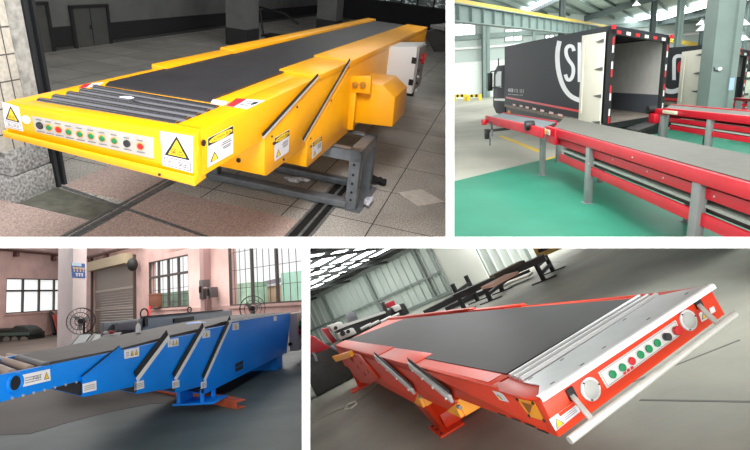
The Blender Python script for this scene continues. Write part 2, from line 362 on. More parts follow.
    m = MB(); m.box(xb-.1, xb+.05, y0-.03, y1+.05, 0, .012); t.part('foot_plate', m, FRM)
    # loose things by the frame
    FOIL = mat('clear_film', (205, 208, 218), .3, noise=.2, scale=20)
    def scrap(nm, lab, cat, uv, rx, ry, rz, m_, z=0.0, n=5):
        p = at(*uv, 'z', z); mb = MB()
        for i in range(n): mb.blob(p+V((random.uniform(-rx, rx)*.7, random.uniform(-ry, ry)*.7, rz*1.25+.002)), rx*.55, ry*.5, rz*random.uniform(.5, 1), 9, 6, .25)
        solo(r, nm, mb, m_, lab, cat, p)
    scrap('plastic_wrap', 'crumpled pale plastic wrap lying between the rails of the grey frame', 'plastic wrap', (297, 183), .13, .07, .03, FOIL, 0, 7)
    scrap('floor_rag', 'black rag lying on the paving behind the grey frame post', 'rag', (377, 184), .10, .08, .04, mat('rag_black', (24, 24, 26), .9), 0, 6)
    scrap('bolt_bag', 'small crumpled clear bag on the foot plate of the grey post', 'bag', (369, 203), .045, .12, .03, FOIL, .013, 6)
    # ---------------- the conveyor
    t = T(r, 'telescopic_conveyor', 'yellow telescopic belt conveyor on grey frame with push buttons on its front', 'conveyor', (-1.86, 4.6, .61))
    fR, fL = V((-1.355, 2.106, 0)), V((-2.372, 2.013, 0)); xr, xl = -1.355, -2.372
    wv = (fR-fL).normalized(); fn = V((wv.y, -wv.x, 0)); back = -fn
    def fp(u, v): return r.on(u, v, fR, fn)
    def fprof(pts): return [V((0, 0, z))+back*d for d, z in pts]       # profile: depth behind the front, height
    m = MB()
    front = [(0, 1.03), (0, 1.265), (.008, 1.285), (.028, 1.297), (.06, 1.3), (.10, 1.3), (.10, 1.03)]
    kz = (1.3-fp(0, 135.5).z)/(1.3-1.02)
    lp_ = lambda pts: [(d_, 1.3-(1.3-z)*kz) for d_, z in pts]   # the tray is shallower at its far corner
    m.loft([fL+q for q in fprof(lp_(front))], [fR+q for q in fprof(front)])
    m.box(-1.505, xr, 2.17, 4.3, 1.055, 1.3); m.box(xl, -2.292, 2.07, 4.3, 1.16, 1.3)
    m.box(-1.66, -1.50, 2.74, 4.3, 1.15, 1.3)
    m.prism([(xl+.01, 2.2, 1.15), (xr-.01, 2.2, 1.058), (xr-.01, 4.3, 1.058), (xl+.01, 4.3, 1.15)], (0, 0, .012)); m.box(-2.3, -1.5, 2.62, 4.3, 1.1, 1.29)
    head = t.part('head_section', m, YEL, bev=.003)
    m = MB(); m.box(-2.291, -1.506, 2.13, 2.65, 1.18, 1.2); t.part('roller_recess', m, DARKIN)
    for i in range(5):
        y = 2.175+.098*i; m = MB(); m.cyl((-2.29, y-.02, 1.274), (-1.515, y+.03, 1.274), .036, 18); t.part('roller', m, ROLL, label='steel roller')
    m = MB(); m.cyl((-1.60, 2.70, 1.27), (-1.508, 2.705, 1.27), .04, 18); t.part('belt_pulley', m, ALU, label='bright end of the belt pulley')
    # lip under the control panel, with its end caps
    m = MB(); lp = [(.0, 1.025), (-.026, 1.03), (-.03, 1.04), (-.03, 1.078), (-.024, 1.082), (-.02, 1.078), (-.012, 1.04), (0, 1.035)]
    m.loft([fL-wv*.01+q for q in fprof(lp_(lp))], [fR-wv*.006+q for q in fprof(lp)])
    cap = [(-.028, 1.03), (.10, 1.03), (.075, 1.10), (.045, 1.285), (.025, 1.29), (.0, 1.08), (-.028, 1.08)]
    A = [fR-wv*.012+q for q in fprof(cap)]; m.prism(A, wv*.014)
    A = [fL-wv*.004+q for q in fprof(lp_(cap))]; m.prism(A, -wv*.010)
    t.part('front_lip', m, YEL, bev=.002)
    # side plates of the nested sections
    def section(nm, xo, prof):
        m = MB(); m.prism([(xo, y, z) for y, z in prof], (-(xo*2+1.8635*2)*-1*-1, 0, 0)); return m
    def sec(nm, x1, x0, prof, bev=.004):
        m = MB(); m.prism([(x0, y, z) for y, z in prof], (x1-x0, 0, 0)); return t.part(nm, m, YEL, bev=bev)
    sec('middle_section', -1.338, -2.388, [(3.86, 1.285), (2.86, 1.075), (2.86, .815), (2.90, .80), (5.2, .80), (5.2, 1.285)])
    sec('base_section', -1.322, -2.402, [(4.72, 1.285), (3.60, .85), (3.60, .632), (3.63, .62), (9.3, .62), (9.3, 1.285)])
    # flanges along the belt
    for nm, x0, x1, y0, y1, z in (('flange', -1.665, -1.336, 3.80, 4.80, 1.325), ('flange', -2.39, -2.27, 3.22, 4.3, 1.33), ('flange', -1.685, -1.32, 4.64, 9.3, 1.335), ('flange', -2.404, -2.26, 4.2, 9.3, 1.345)):
        m = MB(); m.box(x0, x1, y0, y1, 1.27, z); t.part(nm, m, YEL, bev=.006)
    # belt
    prof = [(2.70, 1.226), (2.665, 1.24), (2.652, 1.27), (2.665, 1.298), (2.70, 1.312), (9.25, 1.318), (9.25, 1.22)]
    m = MB(); m.loft([(-2.285, y-.035, z) for y, z in prof], [(-1.61, y+.02, z) for y, z in prof[:5]]+[(-1.69, 9.25, 1.318), (-1.69, 9.25, 1.22)])
    t.part('belt', m, BELT)
    # rubber-backed strips down the slanted edges
    for x, a, b in ((-1.338, at(317.5, 78, 'x', -1.338), at(262.5, 138.5, 'x', -1.338)), (-1.322, at(349.5, 62, 'x', -1.322), at(303, 142, 'x', -1.322))):
        d = (b-a).normalized(); n = V((0, -d.z, d.y)); n = n if n.y < 0 else -n
        m = MB(); m.prism([a, b, b+n*.016, a+n*.016], (.010, 0, 0)); s_ = t.part('edge_strip', m, ALU, label='aluminium edge strip')
        m = MB(); m.prism([a+n*.016, b+n*.016, b+n*.036, a+n*.036], (.008, 0, 0)); t.part('rubber_seal', m, BLACK, parent=s_, label='black rubber seal')
    # control panel
    q = Quad(fp(32, 115.8), fp(154, 137.6), fp(154, 158.6), fp(36.5, 131.6), cp, .004)
    m = MB(); q.rect(m, 0, 1, 0, 1); pan = t.part('control_panel', m, mat('panel_alu', (188, 184, 178), .4, .3, noise=.08, scale=20))
    btn = [((40.5, 125.3), 'k'), ((49.8, 127.2), 'g'), ((59.3, 129.2), 'r'), ((69.6, 131.6), 'g'), ((80.5, 133.7), 'g'), ((91.7, 135.7), 'g'), ((102.8, 138.1), 'g'), ((114.9, 140.4), 'g'), ((127.6, 143.3), 'k'), ((140.9, 145.9), 'r')]
    MM = {'k': BLKB, 'g': GREENB, 'r': REDB}
    for (u, v), c in btn:
        p = fp(u, v); m = MB(); m.cyl(p+fn*.003, p+fn*.010, .0185, 16); bz = t.part('bezel', m, ORB if c != 'k' else BLACK, parent=pan, label='amber button bezel' if c != 'k' else None)
        p2 = p+wv*.004+V((0, 0, .001)); m = MB(); m.cyl(p2+fn*.006, p2+fn*.016, .0145, 16); t.part('button', m, MM[c], parent=pan, bev=.002, label={'k': 'black push button', 'g': 'green push button', 'r': 'red push button'}[c])
    for (u, v), c in btn:
        p = fp(u, v); m = MB()
        for dz, w in ((.030, .016), (-.032, .022)):
            o = p+fn*.0055+V((0, 0, dz)); m.face([o-wv*w-V((0, 0, .003)), o+wv*w-V((0, 0, .003)), o+wv*w+V((0, 0, .003)), o-wv*w+V((0, 0, .003))])
        t.part('button_caption', m, mat('grey_ink', (120, 118, 116), .6), parent=pan)
    p = fp(26.6, 119.5); m = MB(); m.cyl(p, p+fn*.006, .021, 20); t.part('round_cap', m, WHITE, label='round white cap')
    # warning labels on the front
    for tl, tr, br, bl in (((160, 131), (193, 136.3), (192.8, 173.2), (162.7, 165.3)), ((2.2, 101.6), (18.7, 106.7), (23.4, 131.4), (5.3, 127))):
        q = Quad(fp(*tl), fp(*tr), fp(*br), fp(*bl), cp, .0015); m = MB(); m.use(0); q.rect(m, 0, 1, 0, 1)
        tri_sign(q, m, .1, .92, .06, .66, 1, 2); m.use(2); q.text(m, '突出', .32, .70, .40, .58, 6)
        for a0, a1, b0, b1 in ((.08, .94, .715, .73), (.08, .94, .945, .96), (.08, .10, .715, .96), (.92, .94, .715, .96)): q.rect(m, a0, a1, b0, b1, 2, False)
        q.text(m, '当心突出', .18, .84, .76, .91, 2.5)
        t.part('warning_label', m, [PAPER, SIGNY, INK], smooth=0, label='white label with a yellow warning triangle')
    # caution labels on the sides
    for x, cs in ((-1.355, ((207.4, 138.4), (233, 125.4), (233, 153.2), (207.4, 167.4))), (-1.338, ((274.2, 138.2), (289.2, 129.4), (288.6, 151.6), (274.6, 161.2))), (-1.322, ((312.4, 142.6), (321.8, 136), (321.4, 150.6), (312, 159.2)))):
        q = Quad(*[at(u, v, 'x', x) for u, v in cs], cp, .0015); m = MB(); m.use(0); q.rect(m, 0, 1, 0, 1)
        m.use(2); q.rect(m, .01, .99, .01, .27, 1.6, False); m.use(1); q.disc(m, .5, .14, .46, .11, 2.2); m.use(2); q.text(m, 'CAUTION 警告', .12, .88, .085, .195, 3)
        tri_sign(q, m, .08, .40, .56, .88, 1, 2)
        m.use(2)
        for b, a0, a1 in ((.40, .55, .9), (.47, .5, .92), (.56, .55, .9), (.62, .58, .88)): q.rect(m, a0, a1, b, b+.025, 2, False)
        t.part('caution_label', m, [PAPER, SIGNY, INK], smooth=0, label='caution label with a black header')
    # instruction stickers lying on the flanges
    q = Quad(at(236.5, 98.5, 'z', 1.302), at(265, 100.5, 'z', 1.302), at(247, 109.3, 'z', 1.302), at(226, 105.8, 'z', 1.302), (-1.5, 3, 5), .001); m = MB(); m.use(0); q.rect(m, 0, 1, 0, 1); m.use(1); q.rect(m, 0, .36, 0, 1, 1.5, False); m.use(2)
    for b in (.25, .45, .65): q.rect(m, .45, .78, b, b+.06, 2, False)
    q.disc(m, .86, .4, .08, .2, 2); t.part('instruction_sticker', m, [PAPER, REDINK, INK], smooth=0, label='red and white sticker')
    q = Quad(at(84, 84.3, 'z', 1.302), at(104, 82.3, 'z', 1.302), at(98, 86.3, 'z', 1.302), at(78, 88.6, 'z', 1.302), (-2.3, 2, 5), .001); m = MB(); m.use(0); q.rect(m, 0, 1, 0, 1); m.use(1); q.rect(m, 0, .4, 0, 1, 1.5, False); m.use(2); q.rect(m, .5, .9, .3, .4, 1.5, False); q.rect(m, .5, .9, .6, .7, 1.5, False)
    t.part('instruction_sticker', m, [PAPER, REDINK, INK], smooth=0, label='red and white sticker')
    m = MB(); c = at(127, 97.5, 'z', 1.315); m.prism([c+V((-.035, -.02, 0)), c+V((.03, -.02, 0)), c+V((.035, .015, 0)), c+V((.0, .03, 0)), c+V((-.03, .012, 0))], (0, 0, .002)); t.part('paper_tag', m, PAPER, label='scrap of white paper')
    # screws
    for x, u, v, s_ in ((-1.340, 202.8, 142.7, .017), (-1.338, 271.5, 136.3, .007), (-1.338, 273.4, 143.3, .011), (-1.338, 283.3, 159.3, .009), (-1.322, 296.8, 107, .008), (-1.322, 310.3, 138.4, .007), (-1.322, 310.6, 146.2, .01), (-1.322, 331, 100.4, .008)):
        p = at(u, v, 'x', x); m = MB(); m.cyl(p, p+V((.008, 0, 0)), s_, 12); t.part('screw', m, mat('dark_screw', (58, 44, 34), .5, .4))
    for u, v, y in ((238.7, 160.2, 2.86), ):
        p = at(u, v, 'y', y); m = MB(); m.cyl(p, p+V((0, -.006, 0)), .016, 12); t.part('screw', m, mat('dark_screw', (58, 44, 34), .5, .4))
    p = fp(162.8, 172.5)-back*.03; m = MB(); m.cyl(p, p-back*.004, .008, 10); t.part('screw', m, mat('dark_screw', (58, 44, 34), .5, .4))
    # drive housing on the side
    ym = 4.80; pts = [at(354, 122.6, 'y', ym), at(392.4, 127, 'y', ym), at(395, 97.8, 'y', ym), at(382.6, 85.3, 'y', ym), at(356, 82.5, 'y', ym)]
    m = MB(); m.prism(pts, (0, .62, 0)); t.part('drive_housing', m, YEL, bev=.006)
    m = MB(); m.prism([at(345.8, 129.5, 'y', 4.72), at(352.5, 130, 'y', 4.72), at(357, 84, 'y', 4.72), at(349, 84, 'y', 4.72)], (0, .06, 0)); br = t.part('housing_bracket', m, YEL, bev=.003)
    m = MB(); m.prism([at(350.5, 76.5, 'y', 4.71), at(371, 76.3, 'y', 4.71), at(370, 94, 'y', 4.71), at(350, 92, 'y', 4.71)], (0, .05, 0)); t.part('bracket_plate', m, YEL, bev=.003)
    for u in (355.3, 363):
        p = at(u, 85, 'y', 4.71); m = MB(); m.cyl(p, p+V((0, -.012, 0)), .032, 16); m.cyl(p+V((0, -.012, 0)), p+V((0, -.035, 0)), .02, 6); t.part('bolt', m, mat('brass_bolt', (190, 140, 60), .35, .7))
    # control cabinet on the side
    yc = 6.3; a, b, c_, d = at(385.6, 46.9, 'y', yc), at(417.4, 46.9, 'y', yc), at(411.6, 94, 'y', yc), at(382.7, 80, 'y', yc)
    m = MB(); m.prism([(a.x, yc, c_.z), (c_.x, yc, c_.z), (b.x, yc, b.z), (a.x, yc, a.z)], (0, .62, 0)); cab = t.part('control_cabinet', m, mat('cabinet_white', (222, 222, 222), .5), bev=.006, label='white electrical cabinet')
    xs = b.x+.004
    m = MB(); m.prism([(xs-.002, yc+.08, c_.z+.02), (xs-.002, yc+.60, c_.z+.02), (xs-.002, yc+.60, b.z-.02), (xs-.002, yc+.08, b.z-.02)], (.02, 0, 0)); t.part('cabinet_door', m, mat('cabinet_door_grey', (150, 150, 150), .5), parent=cab)
    for z in (b.z-.16, c_.z+.14):
        m = MB(); m.box(b.x-.045, b.x+.01, yc-.012, yc+.01, z-.035, z+.035); t.part('hinge', m, BLACK, parent=cab)
    m = MB(); p = V((xs+.02, yc+.27, b.z-.16)); m.cyl(p, p+V((.03, 0, 0)), .045, 16); m.bar(p+V((.035, -.07, -.05)), p+V((.035, .08, .05)), .02, .04, (1, 0, 0)); t.part('rotary_switch', m, REDB, parent=cab, label='red rotary switch')
    for k, z in enumerate((.30, .38, .46, .55)):
        p = V((xs+.018, yc+.2, b.z-z)); m = MB(); m.cyl(p, p+V((.02, 0, 0)), .018, 10); t.part('cabinet_button', m, PAPER if k % 2 else BLKB, parent=cab)
    # another dark conveyor in the shade beyond
    t2 = T(r, 'belt_conveyor', 'dark unlit belt conveyor in the shade behind the white cabinet', 'conveyor', (-.5, 11.5, 0))
    m = MB(); m.prism([at(430, 28.2, 'z', 1.3), at(450, 26, 'z', 1.3), at(475, 26.5, 'z', 1.3), at(444, 30.5, 'z', 1.3)], (0, 0, .06)); t2.part('belt', m, mat('shade_belt', (86, 86, 88), .6))
    a = at(424, 33, 'z', 1.25); m = MB(); m.prism([at(423, 33, 'y', 9.6), at(430, 44, 'y', 9.6), at(434, 52, 'y', 9.6), at(460, 52, 'y', 9.6), at(470, 28, 'y', 9.6), at(440, 28, 'y', 9.6)], (0, 3, 0)); t2.part('side_frame', m, DK)
    for u in (432, 443):
        b_ = at(u, 62, 'z', 0); m = MB(); m.box(b_.x-.06, b_.x+.06, 9.8, 9.92, 0, 1.1); t2.part('leg', m, DK)
bay1()
# ================================================================== bay 2: loading hall with red conveyors and trucks
def stroke(f, pts, w):
    """flat ribbon: pts are (u, v); f turns a pixel of the sign plane into a point; w is the ribbon's width in the same units"""
    L, Rr = [], []
    for i, p in enumerate(pts):
        a = V((*pts[max(i-1, 0)], 0)); b = V((*pts[min(i+1, len(pts)-1)], 0)); d = (b-a).normalized(); n = V((-d.y, d.x, 0))*w/2
        L.append((p[0]+n.x, p[1]+n.y)); Rr.append((p[0]-n.x, p[1]-n.y))
    return [[f(*L[i]), f(*L[i+1]), f(*Rr[i+1]), f(*Rr[i])] for i in range(len(pts)-1)]
def smooth_px(pts, k=3):
    out = []
    for i in range(len(pts)-1):
        p0 = pts[max(i-1, 0)]; p1 = pts[i]; p2 = pts[i+1]; p3 = pts[min(i+2, len(pts)-1)]
        for j in range(k):
            t = j/k; out.append(tuple(.5*(2*p1[c]+(p2[c]-p0[c])*t+(2*p0[c]-5*p1[c]+4*p2[c]-p3[c])*t*t+(-p0[c]+3*p1[c]-3*p2[c]+p3[c])*t**3) for c in (0, 1)))
    return out+[pts[-1]]
def bay2():
    r = R2; at = r.at; cp = CAMPT(r)
    RED = mat('red_paint', (188, 12, 36), .42, coat=.05, noise=.08, scale=2); BED = mat('belt_grey', (86, 84, 77), .6, noise=.1, scale=6)
    POST = mat('post_grey', (128, 134, 132), .5, noise=.08, scale=4); DARK = mat('dark_steel', (38, 40, 40), .5, .3); BEAM = mat('structural_grey', (128, 146, 142), .55, noise=.06, scale=2)
    CHAR = mat('truck_charcoal', (40, 43, 49), .5, spec=.25); CREAM = mat('door_cream', (226, 222, 206), .5, noise=.06, scale=1.5); RUB = mat('tyre_rubber', (24, 24, 25), .8)
    # ---------------- setting
    CON = mat('hall_concrete', (172, 170, 158), .6, noise=.14, scale=.5, detail=8)
    m = MB(); m.face([(-3, 3, 0), (26, 3, 0), (48, 62, 0), (-3, 62, 0)]); struct(r, 'floor', m, CON)
    a, b = at(468, 178, 'z', 0), at(554, 157, 'z', 0); d = (b-a).normalized(); a2 = a-d*6; b2 = a+d*24
    m = MB(); m.prism([(a2.x, a2.y, 0), (a2.x, 3, 0), (24, 3, 0), (b2.x, b2.y, 0)], (0, 0, .004)); struct(r, 'floor_green', m, mat('green_floor_paint', (54, 134, 110), .5, noise=.1, scale=.9, detail=8, spec=.3))
    YL = mat('yellow_line', (226, 190, 70), .5)
    m = MB(); m.prism([at(499, 136.5, 'z', 0), at(502, 135.6, 'z', 0), at(541, 150.5, 'z', 0), at(538, 152.5, 'z', 0)], (0, 0, .004)); m.prism([at(545, 159, 'z', .004), at(556, 155.6, 'z', .004), at(557, 157, 'z', .004), at(546, 160.5, 'z', .004)], (0, 0, .003))
    struct(r, 'trim_floor_line', m, YL)
    # far wall: white base, grey cladding, windows
    yw = 52.5; zt = at(470, 62, 'y', yw).z
    m = MB(); m.box(-2, 60, yw, yw+.6, 0, zt); struct(r, 'wall_back', m, mat('white_wall', (232, 240, 234), .7))
    m = MB(); m.box(-2, 60, yw+.5, yw+.9, zt, 14); struct(r, 'wall_back_cladding', m, mat('grey_cladding', (190, 202, 198), .6))
    SKY = mat('daylit_pane', (235, 245, 250), .3, emit=(250, 253, 255), estr=1.6)
    FRAME = mat('window_grey', (150, 160, 160), .5)
    for i, (u0, u1, v0, v1) in enumerate(((452, 475.5, 24, 35), (505, 522, 29, 40.5), (545, 553.5, 35, 41))):
        A = at(u0, v0, 'y', yw+.48); B = at(u1, v1, 'y', yw+.48)
        m = MB(); m.box(A.x, B.x, yw+.44, yw+.5, B.z, A.z); wd = struct(r, 'window_%d' % (i+1), m, SKY)
        m = MB()
        for z in (A.z, B.z): m.box(A.x-.1, B.x+.1, yw+.36, yw+.5, z-.06, z+.06)
        for x in (A.x, (A.x+B.x)/2, B.x): m.box(x-.05, x+.05, yw+.36, yw+.5, B.z, A.z)
        struct(r, 'window_frame', m, FRAME, parent=wd)
    m = MB(); A = at(452, 36, 'y', yw+.2); B = at(452, 41, 'y', yw+.2); m.box(-2, 40, yw+.1, yw+.5, B.z, A.z); struct(r, 'beam_eaves', m, BEAM)
    m = MB(); A = at(452, 48.5, 'y', yw+.2); m.cyl((-2, yw+.2, A.z), (40, yw+.2, A.z-.3), .12); struct(r, 'trim_pipe', m, WHITE)
    m = MB(); A = at(470, 12, 'y', yw+.2); m.box(-2, 50, yw+.2, yw+.5, A.z-.25, A.z+.25); struct(r, 'beam_wall', m, BEAM)
    def col(nm, u0, u1, y, m_=BEAM, top=13, ub=None):
        A = at(u0, 50, 'y', y); B = at(u1, 50, 'y', y); m = MB(); w = (B.x-A.x)
        m.box(A.x, B.x, y, y+.06*w+.03, 0, top); m.box(A.x+w*.42, A.x+w*.58, y, y+w, 0, top); m.box(A.x, B.x, y+w, y+w*1.06+.03, 0, top); return struct(r, nm, m, m_)
    col('column_a', 483, 490, 51.6); col('column_b', 533, 536, 51.0)
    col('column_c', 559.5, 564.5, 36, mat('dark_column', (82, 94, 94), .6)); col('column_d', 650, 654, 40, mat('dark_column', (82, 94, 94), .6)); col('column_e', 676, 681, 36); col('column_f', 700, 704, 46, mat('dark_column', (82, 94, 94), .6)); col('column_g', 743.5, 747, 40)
    # the big column between the trucks
    pl_ = mat('column_green_grey', (132, 148, 142), .5, noise=.06, scale=2)
    A = at(713, 60, 'y', 15.6); B = at(736, 60, 'y', 15.6); w = B.x-A.x
    m = MB(); m.box(A.x, A.x+.05, 15.6, 16.2, 0, 12); m.box(A.x+.05, B.x-.14, 15.62, 15.68, 0, 12); m.box(B.x-.14, B.x+.02, 15.5, 15.56, 0, 12); m.box(B.x-.16, B.x-.14, 15.5, 16.2, 0, 12); struct(r, 'column_h', m, pl_)
    zr = 8
    # roof: one pitch falling to the right, purlins across it, skylights running its length
    wd_ = V((math.cos(math.radians(53)), math.sin(math.radians(53)), 0)); SL = .13
    rz = lambda x: 8.7-(x-8)*SL
    RN = V((SL, 0, 1)).normalized(); RP = V((8, 0, 8.7))
    rf = lambda x, y, dz=0.0: V((x, y, rz(x)+dz))
    m = MB(); m.prism([rf(-8, 2), rf(46, 2), rf(46, 75), rf(-8, 75)], (0, 0, .08)); struct(r, 'ceiling', m, mat('roof_sheet', (158, 174, 168), .6, noise=.1, scale=.4))
    PUR = mat('purlin_grey', (104, 120, 116), .6)
    m = MB()
    for i in range(34):
        p = V((-6, -20+i*2.9, 0)); q = p+wd_*85
        if q.y > 4: m.bar(rf(p.x, p.y, -.12), rf(q.x, q.y, -.12), .12, .2)
    struct(r, 'beam_purlins', m, PUR)
    m = MB()
    for x in (1.5, 7.2, 14, 20, 27, 33): m.bar(rf(x, 4, -.35), rf(x, 70, -.35), .28, .5)
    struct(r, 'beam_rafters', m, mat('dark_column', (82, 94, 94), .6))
    for i, (p, q, w_) in enumerate((((655, 20), (718, 2), .9), ((523, 14), (551, -1), 1.0), ((602, 26), (641, 18.5), .9))):
        A = r.on(*p, RP-V((0, 0, .25)), RN); B = r.on(*q, RP-V((0, 0, .25)), RN); dd = (B-A).normalized(); B = B+dd*max(0, (B.y-8)/max(.01, -dd.y)); m = MB(); m.bar(A, B, w_, .05, RN); struct(r, 'window_skylight_%d' % (i+1), m, mat('skylight', (240, 248, 250), .4, emit=(250, 253, 255), estr=8))
    # crane girder
    g0, g1 = at(449, 3, 'z', 5.2), at(602, 27.5, 'z', 5.2); gd = (g1-g0).normalized(); g0 = g0-gd*3; g1 = g1+gd*3
    t = T(r, 'crane_girder', 'grey plate girder with a yellow rail along its top above the lorry', 'girder', (g0+g1)/2)
    m = MB(); m.bar(g0-V((0, 0, .36)), g1-V((0, 0, .36)), .06, .66); m.bar(g0-V((0, 0, .7)), g1-V((0, 0, .7)), .36, .05); m.bar(g0, g1, .36, .05)
    n = 26
    for i in range(n): p = g0.lerp(g1, i/n); m.bar(p-V((0, 0, .03)), p-V((0, 0, .68)), .3, .03, gd)
    t.part('web_plate', m, BEAM)
    m = MB(); m.bar(g0+V((0, 0, .12)), g1+V((0, 0, .12)), .16, .18); t.part('rail', m, YL, label='yellow rail')
    g0, g1 = at(665, 40, 'y', 44), at(716, 47.5, 'y', 50); m = MB(); m.bar(g0, g1, .3, .3); 
    solo(r, 'crane_girder', m, YL, 'far yellow crane rail seen between the two lorries', 'girder', (g0+g1)/2)
    # barriers by the far wall
    for i, (u0, u1) in enumerate(((454.5, 465.5), (468.5, 480))):
        A = at(u0, 101.4-i*.6, 'z', 0); B = at(u1, 100.8-i*.6, 'z', 0); 
        t = T(r, 'safety_barrier', ['yellow and black floor barrier nearest the white party wall edge', 'yellow and black floor barrier nearest the lorry cab'][i], 'barrier', (A+B)/2, 'floor barriers by the far wall')
        zt_ = at(u0, 95, 'y', A.y).z; n = 5
        for k, p in enumerate((A, B)): m = MB(); m.box(p.x-.14, p.x+.14, p.y-.1, p.y+.1, 0, zt_); t.part('post', m, mat('barrier_yellow', (236, 205, 60), .5))
        m = MB()
        for k in range(n): m.use(k % 2).bar(A.lerp(B, k/n)+V((0, 0, zt_-.1)), A.lerp(B, (k+1)/n)+V((0, 0, zt_-.1)), .12, .24)
        t.part('top_bar', m, [mat('barrier_yellow', (236, 205, 60), .5), BLACK])
    # ---------------- high bay lamps
    LAMPW = mat('lamp_shade_white', (236, 240, 240), .4, emit=(255, 255, 255), estr=.5)
    for i, (u, v, y, s, lab) in enumerate(((706, 26, 34, .55, 'white bell-shaped pendant lamp hanging left of the big grey column'), (702, 22, 46, .45, 'small distant white pendant lamp high above the second lorry'), (739.5, 21, 34, .6, 'white pendant lamp under the roof beside the right flange of the big column'), (742, 37, 38, .5, 'white pendant lamp hanging lowest above the third lorry'), (636.5, 3.5, 30, .22, 'tiny white pendant lamp above the open lorry box'), (713, 29.5, 42, .3, 'faint white lamp close against the left edge of the big column'))):
        p = at(u, v, 'y', y); t = T(r, 'pendant_lamp', lab, 'lamp', p, 'high bay lamps')
        m = MB(); m.cyl(p-V((0, 0, s*.45)), p+V((0, 0, s*.25)), s, 16, s*.3); t.part('lamp_shade', m, LAMPW)
        m = MB(); m.cyl(p+V((0, 0, s*.25)), p+V((0, 0, s*.7)), s*.25, 10); t.part('lamp_housing', m, FRAME)
        m = MB(); m.cyl(p+V((0, 0, s*.6)), (p.x, p.y, rz(p.x)), .03, 6); t.part('cord', m, DARK)
    A = at(718.5, 69, 'y', 15.6); t = T(r, 'wall_lamp', 'small round lamp on a dark bracket fixed to the big grey column', 'lamp', A)
    m = MB(); m.tube([A+V((-.14, .0, .06)), A+V((-.12, -.02, -.03)), A+V((-.04, -.02, -.05)), A+V((.0, -.03, 0))], .018); t.part('bracket', m, DARK)
    m = MB(); m.blob(A+V((.01, -.05, .0)), .055, .055, .055); t.part('bulb', m, LAMPW)
    A = at(730, 78, 'y', 15.49); B = at(733.4, 90, 'y', 15.49); m = MB(); m.box(A.x, B.x, 15.488, 15.495, B.z, A.z); solo(r, 'notice', m, mat('notice_blue', (176, 206, 228), .5), 'pale blue notice stuck on the right flange of the big column', 'notice', (A+B)/2)
    # ---------------- trucks
    TAPE = mat('tape_white', (230, 230, 228), .4); TL = mat('tail_light_red', (205, 30, 40), .3); SLATE = mat('slate_panel', (92, 98, 106), .6); INNER = mat('inner_panel', (226, 226, 220), .6, noise=.06, scale=3); PLANK = mat('plank_floor', (132, 122, 112), .7, noise=.25, scale=4)
    def truck(nm, lab, X, RL, RR, FLy, bottom, door, post_w, logo, stripe, markers, extra=None):
        """RL, RR: rear corners (x, y, top z)"""
        dl = FLy-RL.y; ft = RL.z+.2
        t = T(r, nm, lab, 'lorry', (X+1, RL.y+4, 0))
        FLp = V((X, FLy, ft)); FRp = V((RR.x, RR.y+dl, RR.z+.22)); bz = bottom
        def wall(p0, p1, th, nm_, m_, z0=None, z1=None, parent=None):
            m = MB(); a0 = V((p0.x, p0.y, z0 if z0 is not None else bz)); a1 = V((p1.x, p1.y, z0 if z0 is not None else bz)); b0 = V((p0.x, p0.y, p0.z if z1 is None else z1)); b1 = V((p1.x, p1.y, p1.z if z1 is None else z1))
            m.prism([a0, a1, b1, b0], th); return t.part(nm_, m, m_, parent)
        side = wall(RL, FLp, (.05, 0, 0), 'side_panel', CHAR)
        wall(RR+V((-.05, 0, 0)), FRp+V((-.05, 0, 0)), (.05, 0, 0), 'side_panel', CHAR)
        m = MB(); m.prism([RL, RR, FRp, FLp], (0, 0, .06)); t.part('roof', m, CHAR)
        m = MB(); m.prism([V((RL.x, RL.y, bz)), V((RR.x, RR.y, bz)), V((FRp.x, FRp.y, bz)), V((FLp.x, FLp.y, bz))], (0, 0, -.12)); t.part('load_floor', m, PLANK)
        m = MB(); m.prism([V((FLp.x+.05, FLp.y-.06, bz)), V((FRp.x-.05, FRp.y-.06, bz)), V((FRp.x-.05, FRp.y-.06, FRp.z)), V((FLp.x+.05, FLp.y-.06, FLp.z))], (0, .06, 0)); t.part('bulkhead', m, INNER)
        # lining
        i0 = RR+V((-.058, .05, -.02)); i1 = FRp+V((-.058, -.1, -.02)); zb = at(663, 95, 'x', i0.x).z if nm == 'lorry' and X < 6 else bz+.7
        lin_ = wall(i0, i1, (.006, 0, 0), 'lining', INNER, z0=bz); wall(i0+V((-.006, 0, 0)), i1+V((-.006, 0, 0)), (.006, 0, 0), 'kick_panel', SLATE, z0=bz, z1=zb, parent=lin_)
        wall(RL+V((.052, .05, -.02)), FLp+V((.052, -.1, -.02)), (.006, 0, 0), 'lining', INNER, z0=bz)
        # rear frame with its warning tape
        pw = post_w; rd = (RR-RL); rd.z = 0; rd.normalize(); out = V((rd.y, -rd.x, 0))
        fr = MB(); fr.prism([V((RL.x, RL.y, bz-.15))+out*.03, V((RL.x, RL.y, bz-.15))+out*.03+rd*pw, RL+rd*pw+out*.03, RL+out*.03], -out*.1)
        fr.prism([V((RR.x, RR.y, bz-.15))+out*.03, V((RR.x, RR.y, bz-.15))+out*.03-rd*pw, RR-rd*pw+out*.03, RR+out*.03], -out*.1)
        fr.prism([RL+out*.03, RR+out*.03, RR+out*.03+V((0, 0, -.14)), RL+out*.03+V((0, 0, -.14))], -out*.1)
        fr.prism([V((RL.x, RL.y, bz))+out*.03, V((RR.x, RR.y, bz))+out*.03, V((RR.x, RR.y, bz-.15))+out*.03, V((RL.x, RL.y, bz-.15))+out*.03], -out*.1)
        fo = t.part('rear_frame', fr, DARK)
        k = 13
